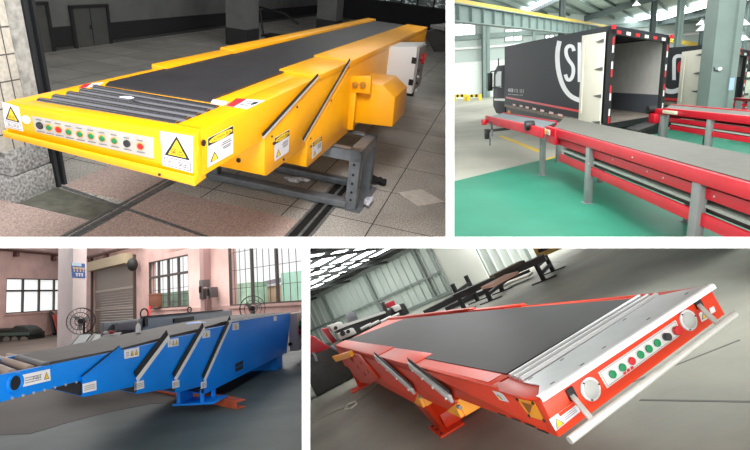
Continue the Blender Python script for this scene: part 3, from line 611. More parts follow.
        for j in range(k):
            if j % 2 == 0: continue
            a = RL.lerp(RR, (j)/k)+out*.034+V((0, 0, -.035)); b = RL.lerp(RR, (j+.9)/k)+out*.034+V((0, 0, -.035)); tp = MB(); tp.face([a, b, b+V((0, 0, -.075)), a+V((0, 0, -.075))]); t.part('reflective_tape', tp, [TL, TAPE][(j//2) % 2], parent=fo)
        for P0, sg in ((RL, 1), (RR, -1)):
            for j in range(12):
                if j % 3 == 2: continue
                z0 = bz+(P0.z-bz)*j/12; z1 = bz+(P0.z-bz)*(j+.92)/12; a = V((P0.x, P0.y, 0))+out*.034+rd*sg*pw*.3; b = a+rd*sg*pw*.4
                tp = MB(); tp.face([a+V((0, 0, z0)), b+V((0, 0, z0)), b+V((0, 0, z1)), a+V((0, 0, z1))]); t.part('reflective_tape', tp, [TL, TAPE][j % 2], parent=fo)
        for P0 in (RL, RR):
            m = MB(); q = P0+out*.05+V((0, 0, .10)); m.obox(q-rd*.05-V((0, 0, .13)), rd*.10, out*.05, V((0, 0, .09))); t.part('marker_light', m, TL, parent=fo, label='red corner light')
        # door folded back along the side
        if door:
            y0, y1, z0, z1a, z1b = door; m = MB(); m.prism([(X-.06, y0, z0), (X-.06, y1, z0), (X-.06, y1, z1b), (X-.06, y0, z1a)], (-.05, 0, 0)); dr = t.part('door', m, CREAM, bev=.008, label='cream door folded back along the side')
            for k_ in range(4):
                z = z0+(z1a-z0)*(.06+.285*k_); m = MB(); m.prism([(X-.112, y0-.05, z-.04), (X-.112, y0+.42, z), (X-.112, y0-.05, z+.05)], (-.03, 0, 0)); t.part('hinge', m, mat('hinge_grey', (96, 98, 98), .4, .4), parent=dr)
            m = MB(); m.cyl((X-.13, y1-.25, z0+.3), (X-.13, y1-.25, z1b-.15), .018); t.part('lock_rod', m, CREAM, parent=dr)
        for q in logo: q(t, side)
        if stripe:
            m = MB(); m.prism([at(u, v, 'x', X-.004) for u, v in stripe], (-.004, 0, 0)); t.part('side_stripe', m, TL, parent=side, label='red stripe')
        for u, v in markers:
            p = at(u, v, 'x', X-.02); m = MB(); m.box(X-.03, X-.0, p.y-.18, p.y+.18, p.z-.035, p.z+.03); t.part('side_reflector', m, mat('reflector_pink', (236, 190, 186), .3), label='side reflector')
        m = MB(); m.box(X+.15, RR.x-.15, RL.y+1.2, FLy-.1, bz-.5, bz-.13); t.part('chassis', m, DARK)
        m = MB(); m.box(X+.02, X+.06, RL.y+1.5, FLy-.3, bz-.42, bz-.05); t.part('side_skirt', m, mat('skirt_grey', (60, 62, 66), .5))
        for y in (RL.y+2.2, RL.y+3.3, FLy+.9):
            for x, s_ in ((X+.05, 1), (RR.x-.05, -1)):
                m = MB(); m.cyl((x, y, .42), (x+s_*.3, y, .42), .42, 20); wh = t.part('wheel', m, RUB, bev=.03)
                m = MB(); m.cyl((x-s_*.01, y, .42), (x+s_*.02, y, .42), .22, 14); t.part('rim', m, STEEL, parent=wh)
        return t
    # first lorry
    X = 5.5; RL = at(611, 28, 'x', X); RR = V((7.62, 14.3, at(668, 37.5, 'y', 14.3).z))
    def logo1(t, side):
        f = lambda u, v: at(u, v, 'x', X-.004); m = MB()
        ring = smooth_px([(559.5, 41), (557.5, 52), (557.8, 66), (560.5, 79), (565, 89.5), (572, 97), (583, 101.5)])
        for q in stroke(f, ring, 4.6): m.face(q)
        for q in stroke(f, smooth_px([(574, 51), (572.5, 46.8), (569, 46), (566.2, 49), (566.4, 55), (569, 60.5), (572.8, 66), (573.3, 73), (571, 79), (567.4, 79.5), (565.3, 74.5)]), 3.6): m.face(q)
        for q in stroke(f, [(579.5, 42.5), (579.5, 82)], 3.6): m.face(q)
        for q in stroke(f, [(565.5, 88.5), (567.5, 92)], 2): m.face(q)
        t.part('logo', m, mat('logo_white', (236, 238, 240), .5), parent=side, smooth=0, label='white ring logo with a letter S')
        q = Quad(f(508, 88.2), f(523.5, 89.3), f(523.5, 93.2), f(508, 92), cp, .002); m = MB(); q.text(m, '4008 111 111', 0, 1, 0, 1, 1); q = Quad(f(508, 93.4), f(523, 94.5), f(523, 96), f(508, 95), cp, .002); q.text(m, 'www.sf-express.com', 0, 1, 0, 1, 1)
        t.part('lettering', m, mat('logo_white', (236, 238, 240), .5), parent=side, smooth=0)
    dz = at(607, 125, 'x', X-.06)
    t = truck('lorry', 'charcoal box lorry with a white ring logo, its rear open and cream door folded back', X, RL, RR, at(504.5, 60, 'x', X).y, at(611, 125, 'x', X).z,
          (RL.y+.12, at(582, 60, 'x', X-.08).y, at(600, 128, 'x', X-.06).z, at(609, 31.5, 'x', X-.06).z, at(582, 36, 'x', X-.06).z), .16, [logo1], [(506, 96.5), (582, 110.5), (582, 113), (506, 98.2)], [(514, 104.8), (521, 106), (527, 107.4), (534, 108.8), (542, 110.6), (551, 112.8), (560, 115)])
    # cab
    yF, yB = 26.9, 24.7; GLS = mat('cab_glass', (150, 176, 168), .1, coat=.5)
    fc = lambda u, v, dx=0.0: at(u, v, 'x', X-dx)
    zc = [fc(u, v) for u, v in ((503.5, 65), (497, 66), (493.5, 73), (493, 100), (493, 106), (496, 117), (505, 118))]
    m = MB(); m.prism([(X, p.y, max(.35, p.z)) for p in zc], (2.1, 0, 0)); cab = t.part('cab', m, mat('cab_grey', (44, 48, 52), .6, spec=.3), bev=.03)
    m = MB(); m.prism([fc(u, v, .004) for u, v in ((501.5, 71), (497.5, 71.5), (495.8, 76), (495.8, 86), (501.5, 88))], (-.01, 0, 0)); t.part('side_window', m, GLS, parent=cab)
    m = MB(); m.prism([fc(u, v, .004) for u, v in ((505, 98.5), (494.5, 98.5), (494.5, 100.5), (505, 101))], (-.02, 0, 0)); t.part('step_trim', m, TAPE, parent=cab)
    p = fc(509.5, 112.5); m = MB(); m.blob(p, .06, .22, .1); t.part('side_lamp', m, ORB, parent=cab, label='orange side lamp')
    a = fc(490, 82, .35); m = MB(); m.box(a.x-.12, a.x+.12, a.y-.08, a.y+.08, a.z-.42, a.z+.42); mr = t.part('wing_mirror', m, BLACK, parent=cab, bev=.03)
    m = MB(); m.tube([fc(495, 71), fc(491, 71.5, .3), fc(490, 76, .35)], .03); m.tube([fc(494, 88), fc(490.5, 87, .3)], .025); t.part('mirror_arm', m, BLACK, parent=cab)
    p = fc(498.5, 66); m = MB(); m.cyl(p, p+V((0, 0, .35)), .03, 8); t.part('aerial', m, BLACK, parent=cab)
    # second lorry
    X2 = 10.0
    def logo2(t, side):
        f = lambda u, v: at(u, v, 'x', X2-.004); m = MB()
        for q in stroke(f, smooth_px([(683, 56), (677, 56.2), (674.3, 59), (674, 66), (674, 80)]), 3.6): m.face(q)
        for q in stroke(f, smooth_px([(660, 84), (666, 90.5), (673, 91.5), (679, 89.5), (684, 85)]), 4.6): m.face(q)
        t.part('logo', m, mat('logo_white', (236, 238, 240), .5), parent=side, smooth=0, label='white ring logo')
        m = MB(); c = f(680.2, 67); m.cyl(c, c+V((-.006, 0, 0)), .19, 20); t.part('logo_dot', m, TL, parent=side, smooth=0, label='red logo dot')
    RL2 = at(710.5, 46.5, 'x', X2); yd = at(682, 60, 'x', X2-.08).y
    truck('lorry', 'charcoal lorry with a red dot in its logo, parked behind the big grey column', X2, RL2, V((12.2, RL2.y+1.5, RL2.z-.25)), RL2.y+10.5, .9, (RL2.y+.1, yd, at(700, 113, 'x', X2-.06).z, at(709, 48.5, 'x', X2-.06).z, at(683, 52, 'x', X2-.06).z), .2, [logo2], [(660, 97.4), (684, 98.6), (684, 101.5), (660, 100)], [])
    X3 = 15.5; RL3 = at(737, 70, 'x', X3); RL3 = V((X3, RL3.y, at(737, 50, 'x', X3).z))
    truck('lorry', 'lorry mostly out of view beyond the column, showing only a dark post and pale door', X3, RL3+V((0, 0, 0)), V((17.6, RL3.y+1.5, RL3.z-.3)), RL3.y+8, .9, None, .35, [], None, [])
    A = at(739.5, 72.5, 'y', RL3.y-.6); B = at(749.5, 98, 'y', RL3.y-.6)
    m = MB(); m.box(A.x, B.x+.0, RL3.y-.6, RL3.y-.54, B.z, A.z); t = T(r, 'container_door', 'pale open container door beside the right flange of the big column', 'door panel', ((A.x+B.x)/2, RL3.y-.57, B.z)); t.part('panel', m, CREAM, bev=.01)
    for z in (.15, .75): m = MB(); zz = B.z+(A.z-B.z)*z; m.box(B.x-.35, B.x-.08, RL3.y-.63, RL3.y-.6, zz-.05, zz+.05); t.part('hinge', m, mat('hinge_grey', (96, 98, 98), .4, .4))
    # ---------------- conveyors
    def conveyor(lab, base, xn, xf, y0, y1n, y1f, top, zs, near, far, zfoot=0.0):
        t = T(r, 'belt_conveyor', lab, 'conveyor', base)
        m = MB(); m.prism([(xn+.02, y0, top-.05), (xf-.02, y0, top-.05), (xf-.02, y1f, top-.05), (xn+.02, y1n, top-.05)], (0, 0, .05)); t.part('belt', m, BED)
        (ra, rb), (ba, bb), (la, lb) = zs
        m = MB(); m.box(xn-.03, xn+.03, y0, y1n, rb, ra); t.part('side_rail', m, RED, bev=.008)
        m = MB(); m.box(xf-.03, xf+.03, y0, y1f, rb, ra-.005); t.part('side_rail', m, RED, bev=.008)
        m = MB(); m.box(xn+.05, xn+.09, y0, y1n-.2, bb, ba); t.part('return_beam', m, RED, bev=.006)
        m = MB(); m.box(xf-.09, xf-.05, y0, y1f-.2, bb, ba); t.part('return_beam', m, RED, bev=.006)
        m = MB(); m.box(xn+.03, xn+.07, y0, y1n-.3, lb, la); t.part('lower_beam', m, RED, bev=.006)
        m = MB(); m.box(xf-.07, xf-.03, y0, y1f-.3, lb, la); t.part('lower_beam', m, RED, bev=.006)
        m = MB(); m.box(xn+.06, xf-.06, y0, y1n-.3, (bb+la)/2-.02, (bb+la)/2+.015); t.part('return_belt', m, mat('return_belt', (150, 160, 150), .6))
        m = MB(); m.bar((xn+.12, y0, (bb+la)/2-.05), (xn+.12, y1n-.4, (bb+la)/2-.05), .05, .06); t.part('cable_tray', m, BLACK)
        for x, ys, s_ in ((xn-.02, near, -1), (xf-.08, far, 1)):
            for y in ys:
                m = MB(); m.box(x, x+.10, y-.075, y+.075, zfoot, rb+.01); m.box(x-.03, x+.13, y-.11, y+.11, zfoot, zfoot+.012); po = t.part('post', m, POST, bev=.006)
        m = MB(); n = int((y1n-y0)/.55)
        for i in range(n):
            y = y0+.3+i*.55
            if y < y1n-.3: m.cyl((xn-.036, y, (ra+rb)/2-.02), (xn-.03, y, (ra+rb)/2-.02), .012, 8)
        return t
    top = 1.15; xn = at(600, 140, 'z', top).x; xf = at(600, 124, 'z', top).x
    Z = lambda v, u=640: at(u, v, 'x', xn).z
    zs = ((Z(152.3)+.005, Z(163.8)), (Z(167), Z(176.5)), (Z(188.5), Z(199.5)))
    y1n = at(548, 127.5, 'z', top).y; y1f = at(578, 116.3, 'z', top).y
    ps = [at(u, v, 'x', xn).y for u, v in ((541.3, 150), (587.5, 170), (696.5, 195))]
    t = conveyor('long red conveyor with a wide grey belt and grey posts crossing the green floor', (xn+.45, 8, 0), xn, xf, 2.9, y1n, y1f, top, zs, ps, [p+1.6 for p in ps])
    # telescopic nose of the first conveyor
    na, nb, nc, nd = at(487, 117.2, 'z', top-.03), at(540, 129, 'z', top-.03), at(556, 122, 'z', top-.03), at(503, 113, 'z', top-.03)
    m = MB(); m.prism([na, nb, nc, nd], (0, 0, -.04)); t.part('nose_belt', m, mat('nose_belt', (96, 106, 112), .5))
    m = MB(); m.bar(na+V((-.02, 0, -.05)), nb+V((-.02, -.3, -.05)), .06, .2); t.part('nose_rail', m, RED, bev=.01)
    m = MB(); m.bar(nd+V((0, 0, -.05)), nc+V((0, 0, -.05)), .05, .14); t.part('nose_rail', m, RED)
    m = MB(); m.obox(na+V((-.16, -.16, -.2)), (.12, 0, 0), (0, .18, 0), (0, 0, .15)); m.obox(na+V((.05, -.35, -.16)), (.1, 0, 0), (0, .14, 0), (0, 0, .12)); t.part('nose_bumper', m, RED, bev=.02)
    p = at(528.5, 125.5, 'x', nb.x-.12); m = MB(); m.cyl(p+V((-.08, 0, 0)), p+V((.12, 0, 0)), .105, 16); t.part('drive_motor', m, BLACK, bev=.02)
    m = MB(); m.box(nb.x-.05, nb.x+.06, y1n-.05, y1n+.75, top-.2, top+.0); m.box(xn-.06, xn+.03, y1n-.3, y1n+.3, top-.33, top-.0); t.part('nose_housing', m, RED, bev=.015)
    p = at(545.5, 131, 'x', xn-.05); m = MB(); m.box(p.x-.02, p.x+.04, p.y-.35, p.y+.2, p.z-.06, p.z+.05); t.part('junction_box', m, mat('junction_cream', (206, 200, 176), .5), bev=.01)
    m = MB(); m.box(p.x-.03, p.x-.02, p.y-.05, p.y+.12, p.z-.05, p.z+.05); t.part('warning_sticker', m, SIGNY)
    a = at(487, 131, 'x', na.x-.1); m = MB(); m.bar(a, at(509, 128.6, 'x', na.x+.2), .06, .07); m.box(a.x-.06, a.x+.06, a.y-.06, a.y+.08, at(487, 139, 'x', a.x).z, a.z+.05); m.bar(at(491, 121, 'x', a.x), at(492, 129, 'x', a.x), .05, .05); hb = t.part('switch_bracket', m, DARK, bev=.01)
    p = at(490, 138, 'x', a.x); q = at(490, 145.5, 'x', a.x); m = MB(); m.cyl(p, q, .025, 8); m.cyl(at(492, 130, 'x', a.x), at(492, 136, 'x', a.x), .03, 8); t.part('hanging_handle', m, STEEL, parent=hb)
    # bolts on the near rail and lower beam
    for u, v, x in ((632.5, 157.4, xn-.03), (613, 159.5, xn+.05), (714.5, 196.5, xn+.05), (647.5, 171.5, xn+.05), (663.5, 177.8, xn+.05), (589, 163.5, xn-.03)):
        p = at(u, v, 'x', x); m = MB(); m.cyl(p, p+V((-.008, 0, 0)), .012, 8); t.part('bolt', m, mat('zinc_bolt', (210, 205, 200), .3, .5))
    # second conveyor, running to the open lorry
    xn2 = at(664, 109, 'z', top).x; xf2 = at(706, 107.8, 'z', top).x; Z = lambda v, u=690: at(u, v, 'x', xn2).z
    zs2 = ((Z(111.2)+.02, Z(117.2)), (Z(120.5), Z(125.3)), (Z(128.4), Z(133.3)))
    y2n = at(658, 109.3, 'z', top).y; y2f = at(669, 105, 'z', top).y
    ps2 = [at(u, 122, 'x', xn2).y for u in (661.8, 709.3)]
    t = conveyor('shorter red conveyor with a grey belt running up to the open lorry box', (xn2+.4, 11, 0), xn2, xf2, 7.4, y2n, y2f, top, zs2, ps2+[8.9], [p+1.2 for p in ps2])
    p = at(650.5, 109.5, 'z', top); m = MB(); m.box(xn2-.06, xn2+.05, y2n-.2, y2n+.45, top-.14, top+.0); m.box(xn2-.16, xn2+.1, y2n+.1, y2n+.4, top-.36, top-.12); t.part('nose_bumper', m, RED, bev=.03)
    p = at(651.5, 109.6, 'x', xn2-.1); m = MB(); m.cyl(p-V((.1, 0, 0)), p+V((.1, 0, 0)), .10, 14); t.part('drive_motor', m, BLACK)
    p = at(669, 112.2, 'x', xn2-.05); m = MB(); m.box(p.x-.03, p.x+.02, p.y-.35, p.y+.25, p.z-.04, p.z+.04); t.part('junction_box', m, mat('junction_cream', (206, 200, 176), .5), bev=.01)
    # loading bridge in the lorry's mouth
    A, B = at(626, 128, 'z', .86), at(646, 121.5, 'z', .86)
    t = T(r, 'dock_ramp', 'dark steel dock ramp leading from the lorry floor to the red conveyor', 'ramp', (A.x+.6, A.y, 0)); m = MB(); m.prism([A, A+V((.15, -.25, -.05)), B+V((.15, -.25, -.05)), B], (0, 0, -.06)); t.part('deck', m, DARK)
    for P in (A.lerp(B, .3), A.lerp(B, .8)): m = MB(); m.bar(P, (P.x+.1, P.y-.1, .0), .06, .06); t.part('leg', m, DARK)
    # a third conveyor glimpsed past the column
    p = at(735, 98, 'z', 1.15); X = p.x
    t = T(r, 'belt_conveyor', 'far red conveyor glimpsed between the big column and the picture edge', 'conveyor', (X+.8, p.y-1.5, 0))
    yy = at(750, 99.5, 'x', X).y
    Zc = lambda v: at(742, v, 'x', X).z
    m = MB(); m.box(X-.03, X+1.2, yy-3, p.y, 1.08, 1.15); t.part('belt', m, BED)
    for a, b, nm in ((98.2, 101.5, 'side_rail'), (103.5, 106.2, 'return_beam'), (108, 110.5, 'lower_beam')): m = MB(); m.box(X-.03, X+.05, yy-3, p.y, Zc(b), Zc(a)); t.part(nm, m, RED)
    for u in (739.5, 752): q = at(u, 104, 'x', X-.02); m = MB(); m.box(X-.06, X+.06, q.y-.12, q.y+.12, 0, 1.08); t.part('post', m, POST)
bay2()
# ================================================================== bay 3: blue conveyor in a pink-walled workshop
def wall_holes(P0, d, s0, s1, z0, z1, holes, th):
    """upright wall from P0 along d with rectangular openings (s0, s1, z0, z1)"""
    S = sorted({s0, s1, *[h[i] for h in holes for i in (0, 1)]}); Z = sorted({z0, z1, *[h[i] for h in holes for i in (2, 3)]}); m = MB()
    for i in range(len(S)-1):
        for j in range(len(Z)-1):
            a, b, c, e = S[i], S[i+1], Z[j], Z[j+1]
            if any(h[0]-1e-6 <= a and b <= h[1]+1e-6 and h[2]-1e-6 <= c and e <= h[3]+1e-6 for h in holes): continue
            m.prism([P0+d*a+V((0, 0, c)), P0+d*b+V((0, 0, c)), P0+d*b+V((0, 0, e)), P0+d*a+V((0, 0, e))], th)
    return m
def tri_label(t, q, fracs, parent=None, extra=True):
    m = MB(); m.use(0); q.rect(m, 0, 1, 0, 1)
    for a0, a1 in fracs: tri_sign(q, m, a0, a1, .18, .82, 1, 2)
    if extra:
        lo = fracs[0][0] if fracs else 1
        m.use(2)
        for b in (.3, .5, .7): q.rect(m, .08, max(.15, lo-.1), b, b+.05, 2, False)
    return t.part('warning_label' if fracs else 'white_label', m, [mat('label_white', (246, 246, 248), .6), SIGNY, mat('label_grey_ink', (120, 116, 120), .6)], parent, smooth=0, label='white label with yellow warning triangle' if fracs else 'plain white label')
def fan(r, c, R, lab, floor_z=0.0, yaw=0.0, stand=True):
    t = T(r, 'pedestal_fan', lab, 'fan', (c.x, c.y, floor_z)); n = V((math.sin(yaw), -math.cos(yaw), 0)); IR = mat('fan_wire', (52, 48, 50), .45, .4)
    a = V((math.cos(yaw), math.sin(yaw), 0)); up = V((0, 0, 1)); g = MB()
    for rr, off in ((R, 0), (R*.97, .05), (R*.66, .09), (R*.33, .11)): g.ring(c+n*off, n, rr, .009, 30, 5)
    for i in range(20):
        q = 2*math.pi*i/20; e = a*math.cos(q)+up*math.sin(q); g.tube([c+n*.115+e*R*.12, c+n*.09+e*R*.66, c+n*.02+e*R], .004, 4)
    t.part('guard', g, IR)
    m = MB()
    for i in range(3):
        q = 2*math.pi*i/3+.4; e = a*math.cos(q)+up*math.sin(q); f_ = n.cross(e); m.prism([c+e*.05-f_*.05, c+e*R*.62-f_*R*.16+n*.02, c+e*R*.66+f_*R*.12-n*.02, c+e*.05+f_*.05], n*.008)
    t.part('blades', m, mat('fan_blade', (190, 190, 192), .5, .3))
    m = MB(); m.cyl(c+n*.05, c-n*.28, R*.2, 16); t.part('motor', m, mat('fan_motor', (62, 48, 56), .5), bev=.01)
    if stand:
        m = MB(); m.cyl((c.x, c.y+.12, floor_z+.04), c+V((0, .12, 0)), .03, 10); t.part('pole', m, IR)
        m = MB(); m.cyl((c.x, c.y+.12, floor_z), (c.x, c.y+.12, floor_z+.05), .3, 20); t.part('base', m, IR)
    return t
def bay3():
    r = R3; at = r.at; cp = CAMPT(r)
    BLUE = mat('blue_paint', (6, 138, 244), .4, spec=.3, noise=.05, scale=3); BELT = mat('workshop_belt', (72, 67, 63), .65, noise=.15, scale=4)
    PINK = mat('pink_wall', (206, 172, 166), .85, noise=.14, scale=1.2, detail=9); IRON = mat('window_iron', (86, 80, 78), .5, .3); GREYP = mat('grey_conveyor_paint', (132, 138, 146), .45, noise=.1, scale=2)
    DARKM = mat('machine_dark', (32, 36, 34), .6, noise=.3, scale=6)
    # ---------------- shell
    P0 = at(94, 332, 'z', 0); wd = V((.793, -.61, 0)).normalized(); N = V((-wd.y, wd.x, 0)); N = N if N.y > 0 else -N
    bw = lambda u, v, dx=0.0: r.on(u, v, P0-N*dx, N); sc_ = lambda p: (p-P0).dot(wd)
    xl = at(45, 335.3, 'z', 0).x; s_corner = (xl-P0.x)/wd.x
    m = MB(); m.face([(xl-3, 1.5, 0), (6, 1.5, 0), (16, 60, 0), (xl-3, 60, 0)]); 
    FL = mat('epoxy_floor', (112, 126, 121), .55, noise=.0, scale=.8, rgb2=(82, 95, 94), detail=10, spec=.3); struct(r, 'floor', m, FL)
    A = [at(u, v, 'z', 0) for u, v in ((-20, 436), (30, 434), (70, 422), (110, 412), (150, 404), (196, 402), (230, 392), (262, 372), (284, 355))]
    m = MB(); m.prism([V((xl-2, A[0].y-1.5, 0))]+A+[V((A[-1].x-1, 40, 0)), V((xl-2, 60, 0))], (0, 0, .003)); struct(r, 'floor_bare_shade', m, mat('bare_concrete_shade', (82, 68, 57), .6, noise=.0, scale=.7, rgb2=(54, 46, 41), detail=9, spec=.3))  # brown bare concrete, with shade around the blue conveyor put into its colour
    def rect(u0, v0, u1, v1): a = bw(u0, v0); b = bw(u1, v1); return (sc_(a), sc_(b), b.z, a.z)
    d = rect(94, 270, 134.5, 331); d = (d[0], d[1], 0.0, d[3])
    w1 = rect(148.5, 262.5, 189, 306.5); w2a = rect(227.5, 235, 305, 301.5); w2 = (w2a[0], w2a[1], w2a[2], w2a[3]+2.5)
    H = 16
    struct(r, 'wall_back', wall_holes(P0, wd, s_corner, s_corner+75, 0, H, [d, w1, w2], N*.35), PINK)
    zl0 = at(8, 313.5, 'x', xl).z; zl1 = at(4, 278, 'x', xl).z; y0 = at(6, 296, 'x', xl).y; y1 = at(74, 296, 'x', xl).y
    yc = (P0+wd*s_corner).y; y1 = min(y1, yc-.4)
    LP = V((xl, 8, 0)); struct(r, 'wall_left', wall_holes(LP, V((0, 1, 0)), 0, yc-8, 0, H, [(y0-8, y1-8, zl0, zl1)], V((-.35, 0, 0))), PINK)
    # windows
    GL = glass('window_glass', (253, 254, 254), .1); FRO = mat('frosted_pane', (236, 244, 242), .6, emit=(246, 252, 252), estr=.75)
    def window(nm, P, dd, rc, nrm, cols, rowf, bars, gm):
        a, b, c, e = rc; q = lambda s, z, o=0: P+dd*s+V((0, 0, z))+nrm*o
        m = MB(); m.prism([q(a, c, .12), q(b, c, .12), q(b, e, .12), q(a, e, .12)], nrm*.02); w = struct(r, nm, m, gm)
        m = MB()
        for i in range(cols+1): s = a+(b-a)*i/cols; m.bar(q(s, c, .06), q(s, e, .06), .09, .1, nrm)
        for f in (0, rowf, 1): z = c+(e-c)*f; m.bar(q(a, z, .06), q(b, z, .06), .1, .1)
        struct(r, 'window_frame', m, IRON, parent=w)
        if bars:
            m = MB()
            for i in range(bars*cols): s = a+(b-a)*i/(bars*cols); m.bar(q(s, c, .02), q(s, e, .02), .018, .018, nrm)
            for f in (.12, .25, .38): z = c+(e-c)*f; m.bar(q(a, z, .02), q(b, z, .02), .018, .018)
            struct(r, 'window_bars', m, IRON, parent=w)
        m = MB(); m.prism([q(a-.1, c-.1, -.05), q(b+.1, c-.1, -.05), q(b+.1, c, -.05), q(a-.1, c, -.05)], nrm*.2); struct(r, 'window_sill', m, PINK, parent=w)
    window('window_1', LP, V((0, 1, 0)), (y0-8, y1-8, zl0, zl1), V((-1, 0, 0)), 4, .64, 0, FRO)
    window('window_2', P0, wd, w1, N, 4, .66, 2, GL); window('window_3', P0, wd, w2, N, 3, .62, 4, GL)
    # what stands outside the windows
    HED = mat('outside_hedge', (176, 214, 190), .9, noise=.35, scale=1.2)
    def outside(nm, lab, cat, u0, u1, v0, v1, off, m_, th=1.0):
        a = r.on(u0, v1, P0+N*off, N); b = r.on(u1, v1, P0+N*off, N); c = r.on(u0, v0, P0+N*off, N); m = MB()
        m.prism([V((a.x, a.y, 0)), V((b.x, b.y, 0)), V((b.x, b.y, c.z)), V((a.x, a.y, c.z))], N*th); return solo(r, nm, m, m_, lab, cat, V((a.x, a.y, 0)))
    outside('garden_hedge', 'pale green hedge outside the lower left panes of the large window', 'hedge', 226, 251, 285, 305, 4, HED)
    outside('garden_wall', 'low green fence outside the small barred window', 'fence', 146, 191, 295, 308, 4, HED)
    t = T(r, 'brick_house', 'low tan house with a dark roof outside the middle panes of the large window', 'house', r.on(265, 303, P0+N*6, N))
    a = r.on(252.5, 303, P0+N*6, N); b = r.on(281, 303, P0+N*6, N); zt = r.on(265, 286.5, P0+N*6, N).z
    m = MB(); m.prism([V((a.x, a.y, 0)), V((b.x, b.y, 0)), V((b.x, b.y, zt)), V((a.x, a.y, zt))], N*2); t.part('wall', m, mat('house_tan', (226, 190, 160), .8, noise=.1, scale=2))
    m = MB(); m.prism([a.xy.to_3d()+V((0, 0, zt))-N*.3-wd*.2, b.xy.to_3d()+V((0, 0, zt+.1))-N*.3+wd*.2, b.xy.to_3d()+V((0, 0, zt+.55))+N*1+wd*.2, a.xy.to_3d()+V((0, 0, zt+.35))+N*1-wd*.2], N*.1); t.part('roof', m, mat('house_roof', (112, 104, 116), .7))
    outside('green_shed', 'tall pale green corrugated shed outside the panes nearest the white cabinet', 'shed', 282, 306, 273, 305, 5, mat('shed_green', (160, 206, 190), .7, noise=.12, scale=.8))
    # roller door
    m = MB(); n = 26
    for i in range(n): z = d[3]*i/n; m.prism([P0+wd*d[0]+V((0, 0, z))+N*.08, P0+wd*d[1]+V((0, 0, z))+N*.08, P0+wd*d[1]+V((0, 0, z+d[3]/n*.94))+N*.05, P0+wd*d[0]+V((0, 0, z+d[3]/n*.94))+N*.05], N*.05)
    dr = struct(r, 'door_1', m, mat('shutter_grey', (150, 140, 132), .5, .15))
    m = MB()
    for f in (.33, .62): z = d[3]*f; m.prism([P0+wd*d[0]+V((0, 0, z))+N*.03, P0+wd*d[1]+V((0, 0, z))+N*.03, P0+wd*d[1]+V((0, 0, z+.12))+N*.03, P0+wd*d[0]+V((0, 0, z+.12))+N*.03], N*.03)
    struct(r, 'door_slat', m, mat('shutter_light', (168, 158, 148), .5), parent=dr)
    m = MB(); a = bw(93, 273, .1); b = bw(131.5, 264, .1); a2 = V((a.x, a.y, d[3]+.15)); b2 = a2+(b-a).xy.to_3d(); m.bar(a2-N*.15, b2-N*.15, .42, .5); struct(r, 'door_roller_box', m, mat('roller_box_beige', (190, 176, 148), .6), parent=dr)
    m = MB(); c = bw(132.5, 264.5, .35); m.blob(c, .25, .25, .32); struct(r, 'door_motor', m, DARKM, parent=dr)
    for u in (92, 135): m = MB(); a = bw(u, 320, .05); m.bar((a.x, a.y, 0), (a.x, a.y, d[3]+.3), .14, .12, wd); struct(r, 'door_guide', m, IRON, parent=dr)
    # pilaster, pipes and switch boxes
    m = MB(); a = bw(207.5, 300, .0); b = bw(211.5, 300, 0); m.prism([V((a.x, a.y, 0)), V((b.x, b.y, 0)), V((b.x, b.y, H)), V((a.x, a.y, H))], -N*.3); struct(r, 'wall_pilaster', m, mat('pink_dark', (178, 148, 146), .85))
    PIPE = mat('rust_pipe', (96, 66, 62), .6)
    m = MB(); m.tube([at(-12, 247.5, 'x', xl+.2), at(60, 254.5, 'x', xl+.2)], .10); m.tube([bw(80, 259.5, .2), bw(140, 244, .2)], .1)
    for u, v in ((16.5, 249), (53.5, 253.5)): p = at(u, v+2, 'x', xl+.12); m.box(p.x-.1, p.x+.1, p.y-.1, p.y+.1, p.z-.3, p.z+.1)
    for u in (90.5, 106): p = bw(u, 258-(u-88)*.28, .15); m.box(p.x-.1, p.x+.1, p.y-.1, p.y+.1, p.z-.3, p.z+.1)
    struct(r, 'trim_pipe', m, PIPE)
    for i, (u, v, w_, h_, lab) in enumerate(((201, 289.5, .32, .75, 'tall grey switch box on the pink wall beside the pilaster'), (209.3, 292.5, .26, .4, 'small grey switch box on the pilaster'))):
        p = bw(u, v, .36); t = T(r, 'switch_box', lab, 'switch box', p); m = MB(); m.obox(p-wd*w_/2-V((0, 0, h_/2)), wd*w_, N*.3, V((0, 0, h_))); t.part('housing', m, mat('switch_grey', (96, 92, 94), .5), bev=.02)
        m = MB(); m.bar(p-N*.05-V((0, 0, .12)), p-N*.05+V((0, 0, .12)), .06, .06); t.part('lever', m, BLACK)
    m = MB(); m.tube([bw(202, 240, .1), bw(202, 286, .1)], .05, 6); m.tube([bw(208, 295, .36), bw(207, 312, .36)], .05, 6); m.tube([bw(202.5, 288.5, .3), bw(207.5, 288, .4)], .04, 6); struct(r, 'trim_conduit', m, mat('conduit', (150, 128, 126), .6))
    # column with a blue sign
    cb = at(72, 351, 'z', 0); a = r.on(57.5, 300, cb, N); ye = at(86.5, 300, 'x', cb.x).y
    m = MB(); pts = [V((cb.x, cb.y, 0)), V((cb.x, ye, 0)), V((a.x, a.y+ye-cb.y, 0)), V((a.x, a.y, 0))]; m.prism(pts, (0, 0, H)); struct(r, 'column_a', m, mat('column_white', (226, 214, 214), .75, noise=.06, scale=1.5), bev=.02)
    q = Quad(*[at(u, v, 'x', cb.x) for u, v in ((71, 262.5), (84.6, 263.8), (85.2, 278.3), (72, 277.6))], cp, .012); t = T(r, 'wall_sign', 'blue sign with two lines of characters on the white column', 'sign', q.p(.5, .5))
    m = MB(); q.rect(m, 0, 1, 0, 1); b_ = t.part('panel', m, mat('sign_blue', (48, 92, 160), .5)); m = MB(); m.use(1); q.rect(m, 0, .72, 0, .2, 1.4, False); m.use(0)
